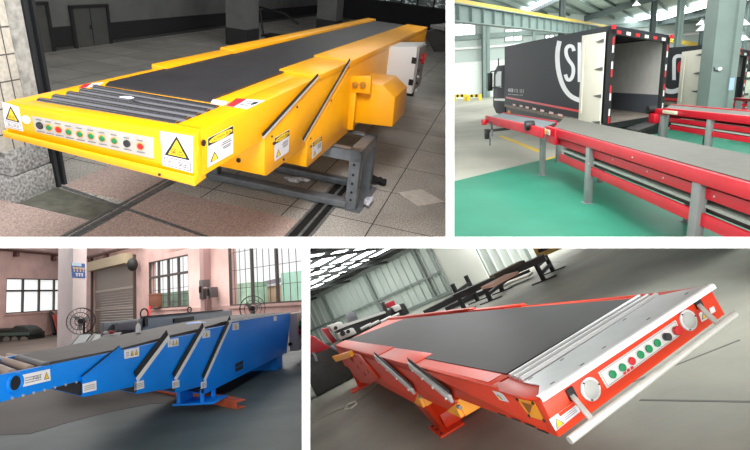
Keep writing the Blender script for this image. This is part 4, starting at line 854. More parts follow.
    for k in range(4): q.rect(m, .06+.23*k, .24+.23*k, .28, .42, 2, False); q.rect(m, .10+.23*k, .20+.23*k, .46, .60, 2, False)
    m.use(2)
    for k in range(3): q.rect(m, .24+.2*k, .39+.2*k, .68, .77, 2, False); q.rect(m, .27+.2*k, .37+.2*k, .80, .90, 2, False)
    t.part('lettering', m, [mat('sign_sand', (206, 176, 140), .5), mat('sign_pale', (176, 206, 226), .5), PAPER], parent=b_, smooth=0)
    fan(r, at(81, 321, 'y', cb.y-2.2), 13.3/500*(cb.y-2.2)*1.02, 'tall pedestal fan with a wire guard standing before the white column', 0, .35)
    p = bw(252.5, 308.5, 1.2); fan(r, p, .36*(p.y/14), 'wire fan under the large window behind the blue conveyor', 0, .5)
    # ---------------- things along the walls
    yl = 23.5; gx = lambda u, v=335: at(u, v, 'y', yl); zz = lambda v: at(15, v, 'y', yl).z
    t = T(r, 'machine_lathe', 'dark old lathe standing low against the pink wall under the frosted window', 'lathe', (gx(10).x, yl, 0))
    m = MB(); m.box(gx(-8).x, gx(29).x, yl, yl+1.1, 0, zz(335)); t.part('bed', m, DARKM, bev=.08)
    m = MB(); m.prism([gx(-8, 334), gx(31, 336), gx(30, 330), gx(24, 326.5), gx(14, 325.5), gx(10, 329), gx(-8, 329)], (0, .9, 0)); t.part('headstock', m, DARKM, bev=.1)
    m = MB(); m.bar(gx(-8, 334.5)-V((0, .08, 0)), gx(30, 333.5)-V((0, .08, 0)), .1, .14); t.part('slideway', m, mat('slideway_green', (84, 104, 96), .4, .4))
    for u in (8, 16, 25): m = MB(); p = gx(u, 339.5); m.cyl(p-V((0, .0, 0)), p-V((0, .12, 0)), .16, 12); t.part('handwheel', m, mat('lathe_knob', (110, 104, 96), .5))
    for u in (2, 18): m = MB(); m.box(gx(u).x-.4, gx(u).x+.5, yl-.05, yl+1.15, 0, .35); t.part('foot', m, DARKM)
    def lean(nm, lab, u0, v0, u1, v1, w_, m_, grp=None, off=.15):
        a = at(u0, v0, 'x', xl+off); b = at(u1, v1, 'z', 0); b = V((xl+1.2, a.y-.3, 0)); b = r.on(u1, v1, V((0, a.y-.8, 0)), V((0, 1, 0))); b.z = max(0, b.z); m = MB(); m.bar(a, b, w_, .12, (1, 0, 0)); solo(r, nm, m, m_, lab, 'plank', b, grp)
    lean('dark_plank', 'dark plank leaning on the pink wall left of the red boards', 52, 313, 55.5, 335.5, .42, DARKM)
    RB = mat('red_board', (150, 44, 40), .6, noise=.25, scale=3)
    lean('red_board', 'longest red board leaning on the wall, next to the dark plank', 55.5, 317, 60.5, 336, .5, RB, 'red boards leaning on the wall', .55); lean('red_board', 'middle red board leaning on the wall, half hidden by another', 58.5, 318, 62.5, 335, .42, RB, 'red boards leaning on the wall', 1.0); lean('red_board', 'red board closest to the white column', 61.5, 319, 65, 334.5, .42, RB, 'red boards leaning on the wall', 1.5)
    # grey conveyor behind
    xg = -4.35
    G = lambda u, v: at(u, v, 'x', xg)
    t = T(r, 'belt_conveyor', 'grey unfinished conveyor with open covers standing behind the blue one', 'conveyor', (xg, 9, 0))
    tp = G(144, 317).z; m = MB(); m.prism([(xg, G(143, 325).y, .62), (xg, G(232, 312).y, .62), (xg, G(232, 311.2).y, G(225, 310.6).z), (xg, G(143, 320).y, tp)], (-.06, 0, 0)); sf_ = m; t.part('side_frame', m, GREYP, bev=.01)
    m = MB(); m.box(xg-.9, xg-.84, G(143, 325).y+.3, G(232, 312).y, .62, tp-.05); t.part('side_frame', m, GREYP, bev=.01)
    m = MB(); m.box(xg-.86, xg-.04, G(160, 325).y, G(232, 312).y-.1, .9, .92); t.part('deck', m, GREYP)
    m = MB(); m.bar(G(144, 316.8), G(222, 310.3), .05, .025); t.part('top_edge', m, DARKM)
    m = MB(); m.prism([G(118, 323), G(144, 319.5), G(144, 329), G(118, 331)], (-.05, 0, 0)); t.part('end_frame', m, mat('grey_primer', (112, 108, 112), .6), bev=.01)
    m = MB(); p = G(144.6, 322.5); m.box(p.x-.02, p.x+.03, p.y-.04, p.y+.05, p.z-.06, p.z+.06); t.part('latch', m, BLACK)
    m = MB(); m.ring(G(144.3, 313.6), (1, -.3, 0), .075, .012, 18, 5); t.part('lifting_ring', m, BLACK)
    m = MB(); m.ring(G(189.5, 309.8), (1, -.3, 0), .05, .012, 14, 5); t.part('lifting_ring', m, BLACK)
    m = MB(); p = G(182.5, 319.5); m.bar(p-V((0, .35, 0)), p+V((0, .4, 0)), .06, .07); t.part('cable_clamp', m, DARKM)
    for yq in (8.9, 10.8): m = MB(); m.box(xg-.5, xg-.1, yq, yq+.2, 0, .65); t.part('leg', m, GREYP)
    zf = .62
    for k, pts in enumerate((((66, 350), (79, 334.5), (91, 334), (80, 349)), ((83, 349), (95, 334.2), (106, 334), (100, 346)))):
        m = MB(); m.prism([at(u, v, 'z', zf) for u, v in pts], (0, 0, -.03)); fl = t.part('cover_flap', m, mat('flap_blue_grey', (104, 116, 120), .5, spec=.3), label='raised blue-grey cover flap')
        m = MB(); a, b = at(*pts[0], 'z', zf), at(*pts[1], 'z', zf); c = at(*pts[2], 'z', zf); m.bar(a, b, .05, .035); m.bar(b, c, .05, .035); t.part('flap_edge', m, DARKM, parent=fl)
    m = MB(); m.prism([at(u, v, 'z', .80) for u, v in ((97, 339.5), (106, 333.3), (122, 332), (118, 337))], (0, 0, -.12)); t.part('tray', m, DARKM)
    p = at(110, 335, 'z', .806); m = MB()
    for i in range(5): m.use(i % 2).blob(p+V((random.uniform(-.07, .04), random.uniform(-.05, .05), .036)), .05, .045, .022, 8, 6, .25)
    solo(r, 'rag_pile', m, [mat('rag_red', (190, 60, 52), .8), PAPER], 'small heap of red and white rags on the grey conveyor', 'rags', p)
    p = at(138.3, 332.6, 'z', .875); t = T(r, 'oil_bottle', 'white squeeze bottle with a nozzle standing on the far edge of the belt', 'bottle', p); m = MB(); m.cyl(p, p+V((0, 0, .075)), .03, 14, .027); m.cyl(p+V((0, 0, .075)), p+V((0, 0, .105)), .027, 14, .012); t.part('body', m, WHITE); m = MB(); m.cyl(p+V((0, 0, .105)), p+V((-.012, 0, .145)), .009, 10, .004); t.part('nozzle', m, PINK)
    p = bw(149.3, 316, .8); q = bw(149.3, 307, .5); m = MB(); m.tube([p, p.lerp(q, .6), q, q+wd*.15], .05, 8); solo(r, 'red_strap', m, mat('strap_red', (208, 40, 46), .5), 'red strap hanging upright below the corner of the small barred window', 'strap', p)
    p = bw(158.3, 307, .0); t = T(r, 'cardboard_box', 'brown cardboard box on the sill of the small barred window', 'box', p); m = MB(); m.obox(p-wd*.42, wd*.84, -N*.25, V((0, 0, .58))); t.part('body', m, mat('carton_brown', (132, 84, 66), .8), bev=.01); m = MB(); m.obox(p-wd*.44+V((0, 0, .56)), wd*.88, -N*.27, V((0, 0, .06))); t.part('lid', m, mat('carton_lid', (150, 104, 84), .8))
    # orange channel on the floor
    a, b = at(112, 381.5, 'z', 0), at(236, 409.5, 'z', 0); dd = (b-a).normalized(); sd = V((-dd.y, dd.x, 0)); m = MB(); a = a-dd*1.2
    m.prism([a, a+sd*.12, a+sd*.12+V((0, 0, .012)), a+sd*.012+V((0, 0, .012)), a+sd*.012+V((0, 0, .07)), a+sd*.12+V((0, 0, .07)), a+sd*.12+V((0, 0, .085)), a+V((0, 0, .085))], b-a)
    solo(r, 'steel_channel', m, mat('primer_orange', (196, 88, 52), .6, noise=.15, scale=6), 'orange primed steel channel lying on the floor under the blue conveyor', 'channel', a.lerp(b, .5), bev=.004)
    # ---------------- blue conveyor
    X = -2.455; S = lambda u, v, dx=0.0: at(u, v, 'x', X+dx)
    t = T(r, 'telescopic_conveyor', 'blue telescopic belt conveyor with four slanted section edges and white labels', 'conveyor', (X-.5, 6, .086))
    def sec(nm, pts, xo, w_=1.05, m_=BLUE): m = MB(); m.prism([V((X+xo, p.y, p.z)) for p in pts], (-w_, w_*.75, 0)); return t.part(nm, m, m_, bev=.006)
    hp = [S(8, 399.5), S(84, 381), (S(150, 365)), S(150, 344), S(118, 351), S(2, 374.5)]
    hy = hp[0].y; y2 = 4.4
    m = MB(); zb, zt_ = .672, .825
    m.box(X-.05, X, hy-.16, y2, zb, zt_); m.box(X-1.08, X-1.02, hy+.2, y2+.5, zb, zt_); m.box(X-1.04, X-.03, hy+.1, y2, zb, zb+.02); t.part('head_section', m, BLUE, bev=.006)
    p = S(14.3, 383, .0); m = MB(); m.ring(p+V((.004, 0, 0)), (1, 0, 0), .052, .012, 24, 6); t.part('bearing_ring', m, BLUE); m = MB(); m.cyl(p-V((.02, 0, 0)), p+V((.006, 0, 0)), .045, 20); t.part('bearing_bore', m, BLACK, label='dark bearing opening')
    m = MB(); m.box(X-1.02, X-.05, hy-.05, 3.35, zb+.02, zb+.05); t.part('roller_recess', m, BLACK)
    TAN = mat('tan_roller', (176, 150, 128), .5, noise=.1, scale=6)
    for (u0, v0), (u1, v1) in (((47.5, 365), (8, 356.3)), ((30.5, 369.7), (-3, 358.5)), ((12, 374), (-16, 362))):
        a = at(u0, v0, 'z', .80); b = at(u1, v1, 'z', .80); m = MB(); m.cyl(a, b, .03, 14); t.part('roller', m, TAN, label='tan roller')
    sec('second_section', [S(118.5, 351), S(80.5, 382), S(80.5, 396.8), S(84, 397), S(160, 381), S(160, 341)], .012, 1.075)
    sec('third_section', [S(166.5, 338.8), S(134, 381.5), S(134, 394), S(137, 394), S(200, 383), S(200, 332)], .022, .98)
    sec('fourth_section', [S(201.5, 330), S(171.5, 381), S(171.5, 393), S(174, 393), S(230, 378), S(230, 324)], .032, .94)
    base = sec('base_section', [S(228, 322), S(200, 382), S(200, 395), S(284.5, 352.8), S(288.5, 313)], .042, .92)
    for a, b, xo in (((118.5, 351), (81, 382), .012), ((166.5, 338.8), (134.5, 381.5), .022), ((201.5, 330), (172, 381), .032), ((228, 322), (200.5, 382), .042)):
        p, q = S(*a), S(*b); d_ = (q-p).normalized(); n = V((0, -d_.z, d_.y)); n = n if n.y < 0 else -n; p.x = q.x = X+xo
        first = a[0] < 120
        m = MB(); m.prism([p, q, q+n*.04, p+n*.04], (.012, 0, 0)); s_ = t.part('edge_strip', m, WHITE if not first else BLUE, label='white edge strip' if not first else None)
        m = MB(); m.prism([p+n*.04, q+n*.04, q+n*(.047 if first else .095), p+n*(.047 if first else .095)], (.006, 0, 0)); t.part('rubber_seal', m, BLACK, parent=s_, label='black rubber seal')
    for (u, v0, v1), xo in (((80.5, 383, 396), .012), ((134, 382, 393.5), .022), ((171.5, 382, 392.5), .032), ((200, 383, 394), .042)):
        a, b = S(u, v0), S(u, v1); m = MB(); m.prism([V((X+xo+.002, a.y-.03, b.z+.01)), V((X+xo+.002, a.y-.003, b.z+.01)), V((X+xo+.002, a.y-.003, a.z)), V((X+xo+.002, a.y-.03, a.z))], (-.9, .68, 0)); t.part('section_mouth', m, BLACK, label='dark opening between sections')
    m = MB(); a, b = S(228, 321.6, .042), S(289, 312.6, .042); m.bar(a, b, .035, .022); t.part('top_flange', m, WHITE, label='white top flange')
    near = ((46, 364.5), (118, 350.5), (166, 337.8), (201, 329.3), (228, 321.2), (289, 312.2)); far = ((289, 310.8), (220, 317.2), (184, 322.2), (120, 334.8), (60, 347), (18.5, 355))
    PB = [S(u, v, -.02)+V((0, 0, .012)) for u, v in near]; zl_ = [p.z for p in PB][::-1]; PF = [at(u, v, 'z', z) for (u, v), z in zip(far, zl_)]; PB[-1].y = min(PB[-1].y, 8.85); PF[0] = V((X-1.15, 9.4, PB[-1].z))
    m = MB(); n_ = len(PB)
    for i in range(n_-1): q4 = [PB[i], PB[i+1], PF[n_-2-i], PF[n_-1-i]]; m.loft(q4, [p-V((0, 0, .03)) for p in q4])
    t.part('belt', m, BELT)
    a, b = PB[0], PF[-1]; m = MB(); m.cyl(a-V((0, 0, .03)), b-V((0, 0, .03)), .032, 14); t.part('belt_pulley', m, BLACK)
    LQ = lambda cs, xo: Quad(*[S(u, v, xo) for u, v in cs], cp, .002)
    tri_label(t, LQ(((21.4, 375), (49.8, 368.8), (50.4, 380.4), (22.6, 387)), 0), ((.74, .95),))
    m = MB(); q = LQ(((21.4, 375), (49.8, 368.8), (50.4, 380.4), (22.6, 387)), 0); q.text(m, 'NST', .36, .66, .28, .62, 3); t.part('lettering', m, mat('label_grey_ink', (120, 116, 120), .6), smooth=0)
    tri_label(t, LQ(((124, 350.2), (139, 347), (139, 356), (124.4, 359)), .012), ((.38, .62), (.68, .92))); tri_label(t, LQ(((82.5, 384), (96, 380.6), (96.4, 390), (82.8, 393.2)), .012), ())
    tri_label(t, LQ(((167.4, 339.6), (178.4, 338), (178.4, 345.6), (168, 347.4)), .022), ((.36, .62), (.66, .92))); tri_label(t, LQ(((134.5, 382.2), (143.6, 380), (144, 388), (134.5, 390.6)), .022), ())
    tri_label(t, LQ(((201.8, 331.2), (210, 330), (210, 337), (202.4, 338.4)), .032), ((.34, .7),)); tri_label(t, LQ(((172.2, 381.2), (179, 379.6), (179.4, 386.8), (172.4, 388.8)), .032), ())
    tri_label(t, LQ(((232.4, 323.2), (238.8, 322.2), (238.8, 329.4), (232.4, 330.4)), .042), ((.3, .7),)); tri_label(t, LQ(((200.8, 382.2), (206.4, 380.6), (206.4, 387.4), (200.8, 389)), .042), ()); tri_label(t, LQ(((273.6, 316.4), (276.6, 316), (276.6, 320.6), (273.6, 321)), .042), (), extra=False)
    q = LQ(((235.4, 363.8), (243, 360), (243, 368.6), (235.4, 372)), .042); m = MB(); q.rect(m, 0, 1, 0, 1); o = t.part('access_slot', m, BLACK, label='dark rectangular slot'); m = MB(); q.rect(m, .1, .9, .48, .56, 2, False); t.part('slot_bar', m, BLUE, parent=o)
    for i in range(7):
        for (a, b, xo) in (((12, 398), (76, 382.3), 0),):
            p = S(a[0]+(b[0]-a[0])*i/6, a[1]+(b[1]-a[1])*i/6); m = MB(); m.cyl(p, p+V((.006, 0, 0)), .008, 8); t.part('screw', m, mat('zinc_bolt', (210, 205, 200), .3, .5))
    # feet under the base
    p = S(201, 400); zf = .09; yb = S(200, 394).y
    m = MB(); m.box(X-.30, X+.16, yb-.02, yb+.36, zf, zf+.02); t.part('foot_plate', m, BLUE, bev=.004)
    for q in ((X+.0, X+.04, yb+.0, yb+.02, zf, .24), (X-.0, X+.04, yb+.28, yb+.31, zf, .25), (X-.26, X-.22, yb, yb+.3, zf, .3)): m = MB(); m.box(*q); t.part('foot_web', m, BLUE)
    m = MB(); m.box(X-1.0, X-.0, 8.2, 8.5, 0, .25); t.part('rear_foot', m, BLUE)
    # cabinet at the tail
    yc = 8.95; a, b, c_ = at(288, 313.5, 'y', yc), at(297.3, 313.5, 'y', yc), at(286.2, 351.5, 'y', yc)
    BE = mat('cabinet_beige', (206, 190, 184), .55); m = MB(); m.box(a.x, b.x, yc, yc+1.1, c_.z, a.z); cab = t.part('control_cabinet', m, BE, bev=.01, label='beige control cabinet')
    p = at(290.4, 344, 'y', yc); m = MB(); m.cyl(p, p-V((0, .03, 0)), .035, 16); t.part('cable_gland', m, BLACK, parent=cab)
    m = MB(); m.box(b.x, b.x+.015, yc+.06, yc+1.08, c_.z+.03, a.z-.03); t.part('cabinet_door', m, mat('cabinet_door_beige', (214, 202, 190), .5), parent=cab)
    for u, v, mm in ((299.8, 323.6, GREENB), (299.6, 328, BLACK), (299.2, 332, REDB)):
        p = at(u, v, 'x', b.x+.015); m = MB(); m.cyl(p, p+V((.03, 0, 0)), .05, 12); t.part('push_button', m, mm, parent=cab)
bay3()
# ================================================================== bay 4: orange conveyor on a concrete floor
def bay4():
    r = R4; at = r.at; cp = CAMPT(r)
    ORG = mat('orange_paint', (206, 54, 20), .42, coat=.0, spec=.35, noise=.06, scale=3); BELT = mat('rubber_belt', (50, 50, 51), .65, noise=.06, scale=5); AMB = mat('amber_paint', (240, 160, 30), .4)
    DARK = mat('rack_black', (36, 38, 40), .5, .3); SIL = mat('silver_plate', (208, 212, 216), .38, .25, noise=.04, scale=8); CONC = mat('grey_concrete', (150, 151, 139), .55, noise=.0, scale=.55, rgb2=(116, 118, 109), detail=12, bump=.1, bscale=20)
    # ---------------- setting
    m = MB(); m.face([(-14, 0.8, 0), (24, 0.8, 0), (40, 60, 0), (-30, 60, 0)]); struct(r, 'floor', m, CONC)
    m = MB()
    for a, b in (((600, 395), (740, 340)), ((640, 400), (760, 402)), ((470, 262), (560, 262))):
        p, q = at(*a, 'z', 0), at(*b, 'z', 0); m.bar(p, q, .018, .006)
    struct(r, 'trim_floor_joint', m, mat('joint_dark', (84, 86, 82), .7))
    P0 = at(408, 312, 'z', 0); P1 = at(533, 259.5, 'z', 0); wd = (P1-P0).normalized(); N = V((-wd.y, wd.x, 0)); N = N if N.y > 0 else -N
    bw = lambda u, v, dx=0.0: r.on(u, v, P0-N*dx, N); sc_ = lambda p: (p-P0).dot(wd)
    zt = (bw(365, 274.5).z+bw(330, 288).z)/2; SH = mat('corrugated_sheet', (178, 186, 180), .5, .1, noise=.06, scale=.8); FRM = mat('wall_frame_grey', (120, 128, 124), .5)
    def corr(s0, s1, nm):
        m = MB(); pitch = (sc_(bw(372, 285))-sc_(bw(352, 292)))/3.4; n = int((s1-s0)/pitch)
        for i in range(n):
            s = s0+i*pitch; p = [(0, 0), (.42, 0), (.5, -.35), (.62, -.35), (.7, 0), (1, 0)]
            for j in range(5):
                a = P0+wd*(s+p[j][0]*pitch)+N*p[j][1]*pitch*.5; b = P0+wd*(s+p[j+1][0]*pitch)+N*p[j+1][1]*pitch*.5
                m.face([a, b, b+V((0, 0, zt)), a+V((0, 0, zt))])
        return struct(r, nm, m, SH, smooth=0)
    sa, sb = sc_(bw(280, 330)), sc_(bw(453, 294))
    corr(sa-6, sb+.4, 'wall_back'); corr(sc_(bw(470, 283))-1, sc_(bw(545, 255))+14, 'wall_back_far')
    m = MB()
    for u, v in ((320, 292), (365, 275), (415, 255)): a = bw(u, v, .1); m.bar((a.x, a.y, 0), (a.x, a.y, zt+.1), .10, .10, wd)
    for s in (bw(526, 249), ): m.bar((s.x, s.y, 0), (s.x, s.y, zt), .12, .12, wd)
    zm = bw(341, 317).z
    for z, h in ((zm, .08), (zt, .16), (.08, .12)): m.bar(P0+wd*(sa-6)+V((0, 0, z))-N*.08, P0+wd*(sb)+V((0, 0, z))-N*.08, .08, h)
    struct(r, 'trim_wall_frame', m, FRM)
    # pale board standing before the wall
    q = [r.on(u, v, P0-N*.35, N) for u, v in ((424, 253), (476, 232), (489, 278), (453.5, 294.5))]; zb = max(0, min(q[2].z, q[3].z)); zt2 = max(q[0].z, q[1].z)
    s0 = (q[3]-P0).dot(wd); s1 = (q[2]-P0).dot(wd); B = P0-N*.35
    m = MB(); m.prism([B+wd*s0+V((0, 0, zb)), B+wd*s1+V((0, 0, zb)), B+wd*s1+V((0, 0, zt2+.6)), B+wd*s0+V((0, 0, zt2+.6))], N*.06)
    t = T(r, 'wall_board', 'large plain pale board standing against the corrugated wall', 'board', B+wd*(s0+s1)/2); t.part('panel', m, mat('board_pale', (206, 208, 200), .6, noise=.05, scale=.6), bev=.01)
    m = MB(); m.bar(B+wd*s0-N*.03, B+wd*s0+V((0, 0, zt2+.6))-N*.03, .06, .05); t.part('edge_strip', m, FRM)
    # roof with translucent sheets and trusses
    RP = P0+V((0, 0, zt+.3)); RN = V((0, 0, 1)); slope = .12
    rf = lambda s, d_, dz=0.0: P0+wd*s-N*d_+V((0, 0, zt+.25+d_*slope+dz))
    m = MB(); m.prism([rf(-30, -1), rf(45, -1), rf(45, 30), rf(-30, 30)], (0, 0, .1)); struct(r, 'ceiling', m, mat('dark_roof', (58, 62, 60), .7))
    TR = mat('truss_dark', (40, 43, 43), .6); SKY = mat('overhead_light', (235, 242, 240), .5, emit=(245, 250, 248), estr=7)
    m = MB()
    for i in range(26): m.bar(rf(-30, .8+i*1.15, -.07), rf(45, .8+i*1.15, -.07), .10, .10)
    struct(r, 'beam_purlins', m, TR)
    m = MB()
    for i in range(22):
        s = -24+i*2.2; m.bar(rf(s, -.5, -.3), rf(s, 29, -.3), .08, .08); m.bar(rf(s, -.5, -.12), rf(s, 29, -.12), .05, .05)
    struct(r, 'beam_rafters', m, TR)
    u0, u1 = rf(0, 0), rf(0, 1)
    RNn = (rf(1, 0)-rf(0, 0)).cross(rf(0, 1)-rf(0, 0)).normalized()
    def rp(u, v): return r.on(u, v, rf(0, 0, -.02), RNn)
    sky = [rp(315, 287), rp(357, 274), rp(362, 249), rp(311, 252)]
    ss = [(p-P0).dot(wd) for p in sky]; ds = [-(p-P0).dot(N) for p in sky]
    k = 0
    for i in range(3):
        a = min(ss)+(max(ss)-min(ss))*i/3; b = min(ss)+(max(ss)-min(ss))*(i+.8)/3; m = MB(); m.prism([rf(a, 1.0, -.01), rf(b, 1.0, -.01), rf(b, 24, -.01), rf(a, 24, -.01)], (0, 0, -.02)); struct(r, 'window_skylight_%d' % (i+1), m, SKY)
    # ---------------- machines behind
    MR = mat('machine_red', (166, 26, 42), .4, coat=.1); MG = mat('machine_grey', (206, 208, 204), .45); MD = mat('machine_black', (44, 47, 46), .5, noise=.1, scale=8)
    y = 12.0; L = lambda u, v, yy=y: at(u, v, 'y', yy)
    t = T(r, 'lathe', 'long black lathe with light grey headstock boxes beyond the orange conveyor', 'lathe', (L(360, 320).x, y, 0))
    def pz(pts, dep, nm, m_, yy=y, bev=.02, parent=None, label=None): m = MB(); m.prism([L(u, v, yy) for u, v in pts], (0, dep, 0)); return t.part(nm, m, m_, parent, bev=bev, label=label)
    pz(((337, 330), (400, 306), (408, 320), (345, 345)), .8, 'bed', MD); pz(((343, 324.5), (385, 311), (386, 313), (344, 327)), .1, 'slideway', MG, y-.05, .0)
    h1 = pz(((328.5, 326), (341, 321.5), (345, 327), (333, 332)), .5, 'headstock', MG, y-.1, label='light grey headstock box'); h2 = pz(((336.5, 334), (353, 327.5), (357, 333.5), (340.5, 340)), .5, 'gearbox', MG, y-.2, label='light grey gearbox')
    for (u, v), rr, pr in (((335.5, 328), .045, h1), ((342.5, 333.5), .06, h2), ((348, 331.5), .045, h2)): p = L(u, v, y-.1 if pr == h1 else y-.2); m = MB(); m.cyl(p, p-V((0, .04, 0)), rr, 14); t.part('dial', m, BLACK, pr)
    p = L(348, 320, y+.1); m = MB(); ax = V((1, 0, 0)); m.cyl(p, p+ax*.16, .14, 18); m.cyl(p+ax*.16, p+ax*.22, .11, 18); t.part('chuck', m, STEEL)
    pz(((392, 307), (399, 304), (402, 309), (396, 312)), .4, 'tailstock', MG, y-.1); pz(((396, 305.5), (404, 303), (410, 313), (402, 317)), .5, 'tail_bracket', MD, y)
    for u in (366, 374, 386, 394): p = L(u, 326.5-(u-366)*.36, y-.1); m = MB(); m.cyl(p-V((.14, 0, 0)), p+V((.14, 0, -.0)), .035, 10); t.part('lever', m, MG)
    pz(((384.5, 304), (394, 300), (396, 305), (387, 308.5)), .3, 'motor_guard', MR, y+.1, label='red motor guard'); pz(((381.5, 302.5), (384.5, 301.5), (388, 311), (385, 312)), .15, 'guard_post', MD, y)
    pz(((322, 329), (327, 327.5), (337, 341), (333, 344)), .7, 'end_cover', MR, y, label='red end cover')
    y = 11.1
    t = T(r, 'machine_tool', 'dark machine tool with a sloping dark red cover at the foot of the corrugated wall', 'machine', (L(318, 360, y).x, y, 0))
    a = L(344, 372, y); a2 = L(345, 352, y)
    m = MB(); x1 = at(347, 366, 'z', .25).x; m.prism([L(300, 360, y), L(345, 341, y), V((L(345, 341, y).x, y, .02)), V((L(300, 360, y).x, y, .02))], (0, .6, 0)); t.part('base', m, MD, bev=.02)
    m = MB(); m.prism([L(300, 334, y), L(313, 335.5, y), L(331, 348, y), L(327, 351, y), L(300, 357, y)], (0, .55, 0)); t.part('cover', m, MR, bev=.03, label='dark red sloping cover')
    for u, v in ((313, 377), (327.5, 369), (316, 362)): p = L(u, v, y); m = MB(); m.box(p.x-.09, p.x+.09, y-.02, y, p.z-.06, p.z+.06); t.part('slot', m, BLACK)
    m = MB(); m.bar(L(313, 352, y-.05), L(317, 361, y-.05), .05, .05); t.part('rod', m, STEEL)
    m = MB(); m.tube([L(331, 346.5, y-.1), L(337, 350, y-.1), L(341, 353, y-.1)], .035); t.part('pipe', m, STEEL)
    # ---------------- steel racks and stock by the wall
    def trestle(u, v0, v1, lab, w_=.9):
        p = at(u, v1, 'z', 0); t = T(r, 'steel_trestle', lab, 'trestle', p, 'black steel trestles'); h = r.on(u-(v1-v0)*.52, v0, p, V((0, 1, 0))).z; h = max(.5, min(1.3, h))
        for k in (-1, 1):
            m = MB(); m.bar(p+N*w_*.5*k+wd*.0, p+N*w_*.5*k+V((0, 0, h)), .09, .09, wd); t.part('post', m, DARK); m = MB(); m.bar(p+N*w_*.5*k-wd*.3, p+N*w_*.5*k+wd*.3, .1, .05); t.part('foot', m, DARK)
        for z in (h*.35, h*.7): m = MB(); m.bar(p-N*w_*.5+V((0, 0, z)), p+N*w_*.5+V((0, 0, z)), .08, .08); t.part('crossbar', m, DARK)
        return h
    trestle(472, 280, 306, 'black steel trestle closest to the orange conveyor'); trestle(497, 281, 296, 'middle black steel trestle under the long bars'); trestle(549, 256, 276, 'black steel trestle farthest out by the corrugated wall, near the yellow crate')
    BARM = mat('stock_steel', (52, 52, 54), .5, .4, noise=.15, scale=4)
    def sbar(a, b, z, w_, h_, lab, m_=BARM, nm='steel_bar', cat='steel bar'):
        p, q = at(*a, 'z', z), at(*b, 'z', z); m = MB(); m.bar(p, q, w_, h_); solo(r, nm, m, m_, lab, cat, p.lerp(q, .5), 'steel stock by the wall')
    sbar((424, 313), (500, 276), .10, .22, .16, 'thick dark bar lying lowest, its end just behind the orange conveyor'); sbar((446, 309), (530, 271), .08, .16, .12, 'long dark bar lying in front of the others on the floor')
    sbar((455, 297), (545, 257), .55, .26, .14, 'long dark beam resting across the trestles'); sbar((432, 308), (470, 287), .06, .1, .08, 'short dark bar on the floor behind the thick bar')
    sbar((487, 287), (512, 274), .70, .5, .05, 'pinkish board lying across the bars', mat('board_pink', (190, 150, 130), .7), 'timber_board', 'board'); sbar((506, 284), (531, 274), .1, .36, .06, 'white board lying at the far end of the bars', mat('board_white', (222, 218, 208), .7), 'timber_board', 'board')
    sbar((492, 277), (522, 262), .75, .3, .06, 'dark weathered board on top of the stock', mat('board_dark', (84, 74, 64), .8), 'timber_board', 'board')
    p = at(538, 259, 'z', .5); m = MB(); m.obox(p, wd*.6, N*.5, V((0, 0, .42))); t = T(r, 'yellow_crate', 'small yellow brown crate at the top edge beside the farthest trestle', 'crate', p); t.part('body', m, mat('crate_yellow', (196, 160, 90), .7), bev=.02); m = MB(); m.obox(p-N*.02+wd*.1+V((0, 0, .12)), wd*.4, -N*.02, V((0, 0, .08))); t.part('slat', m, BARM)
    # cable on the floor
    cpts = smooth_px([(306, 425), (322, 417), (340, 409), (352, 403.5), (362, 397), (371, 390), (378, 382), (382, 374)], 4); t = T(r, 'floor_cable', 'thin grey cable with a pale plug snaking across the floor behind the orange leg', 'cable', at(352, 403, 'z', 0))
    m = MB(); m.tube([at(u, v, 'z', .012) for u, v in cpts], .012, 6); t.part('lead', m, mat('cable_grey', (150, 152, 140), .6))
    m = MB(); m.tube([at(u, v, 'z', .03) for u, v in ((345, 409), (348, 404.5), (355, 401.5), (357, 404), (351, 408.5), (346, 409))], .014, 6); t.part('plug_loop', m, mat('cable_pale', (206, 208, 196), .6))
    # ---------------- the conveyor
    X = .88; XF = 2.05; TOP = .85; S = lambda u, v, dx=0.0: at(u, v, 'x', X+dx)
    fN, fF = at(540, 398.5, 'z', TOP), at(710, 287.2, 'z', TOP); fN.x = X; wv = (fF-fN); wv.z = 0; wv.normalize(); fn = V((wv.y, -wv.x, 0)); back = -fn
    if fn.y > 0: fn = -fn; back = -fn
    fp = lambda u, v, off=0.0: r.on(u, v, fN+fn*off, fn)
    zb = fp(558.7, 437.8).z; WF = XF-X+.0
    t = T(r, 'telescopic_conveyor', 'orange telescopic belt conveyor with a silver nose plate, lamps and push buttons', 'conveyor', (1.45, 5.1, 0))
    # head: side cheeks, front face, floor pan
    m = MB(); y2 = 4.6; q0 = V((fN.x, fN.y, zb)); q1 = V((fF.x, fF.y, zb)); up = V((0, 0, TOP-zb-.012))
    zr_ = fp(717.5, 319.6).z; q1b = V((q1.x, q1.y, zr_)); t1 = q1+up; A_ = [q0, q1b, t1, q0+up]; m.prism(A_, back*.06); m.box(X, X+.05, fN.y+.004, y2, zb, TOP); m.box(fF.x-.05, fF.x, fF.y+.004, y2, zr_, TOP); m.prism([(X+.02, fN.y+.12, zb), (fF.x-.02, fN.y+.12, zr_), (fF.x-.02, y2, zr_), (X+.02, y2, zb)], (0, 0, .012))
    m.box(X, X+.165, 2.62, y2, TOP-.02, TOP); m.box(fF.x-.06, fF.x, 2.6, y2, TOP-.02, TOP); head = t.part('head_section', m, ORG, bev=.004)
    m = MB(); m.prism([at(u, v, 'z', TOP+.004) for u, v in ((497, 384), (511, 377), (524, 380.5), (539.5, 384.5), (537, 397.5), (523, 398), (499, 391))], (0, 0, -.012)); t.part('corner_cover', m, ORG, bev=.003)
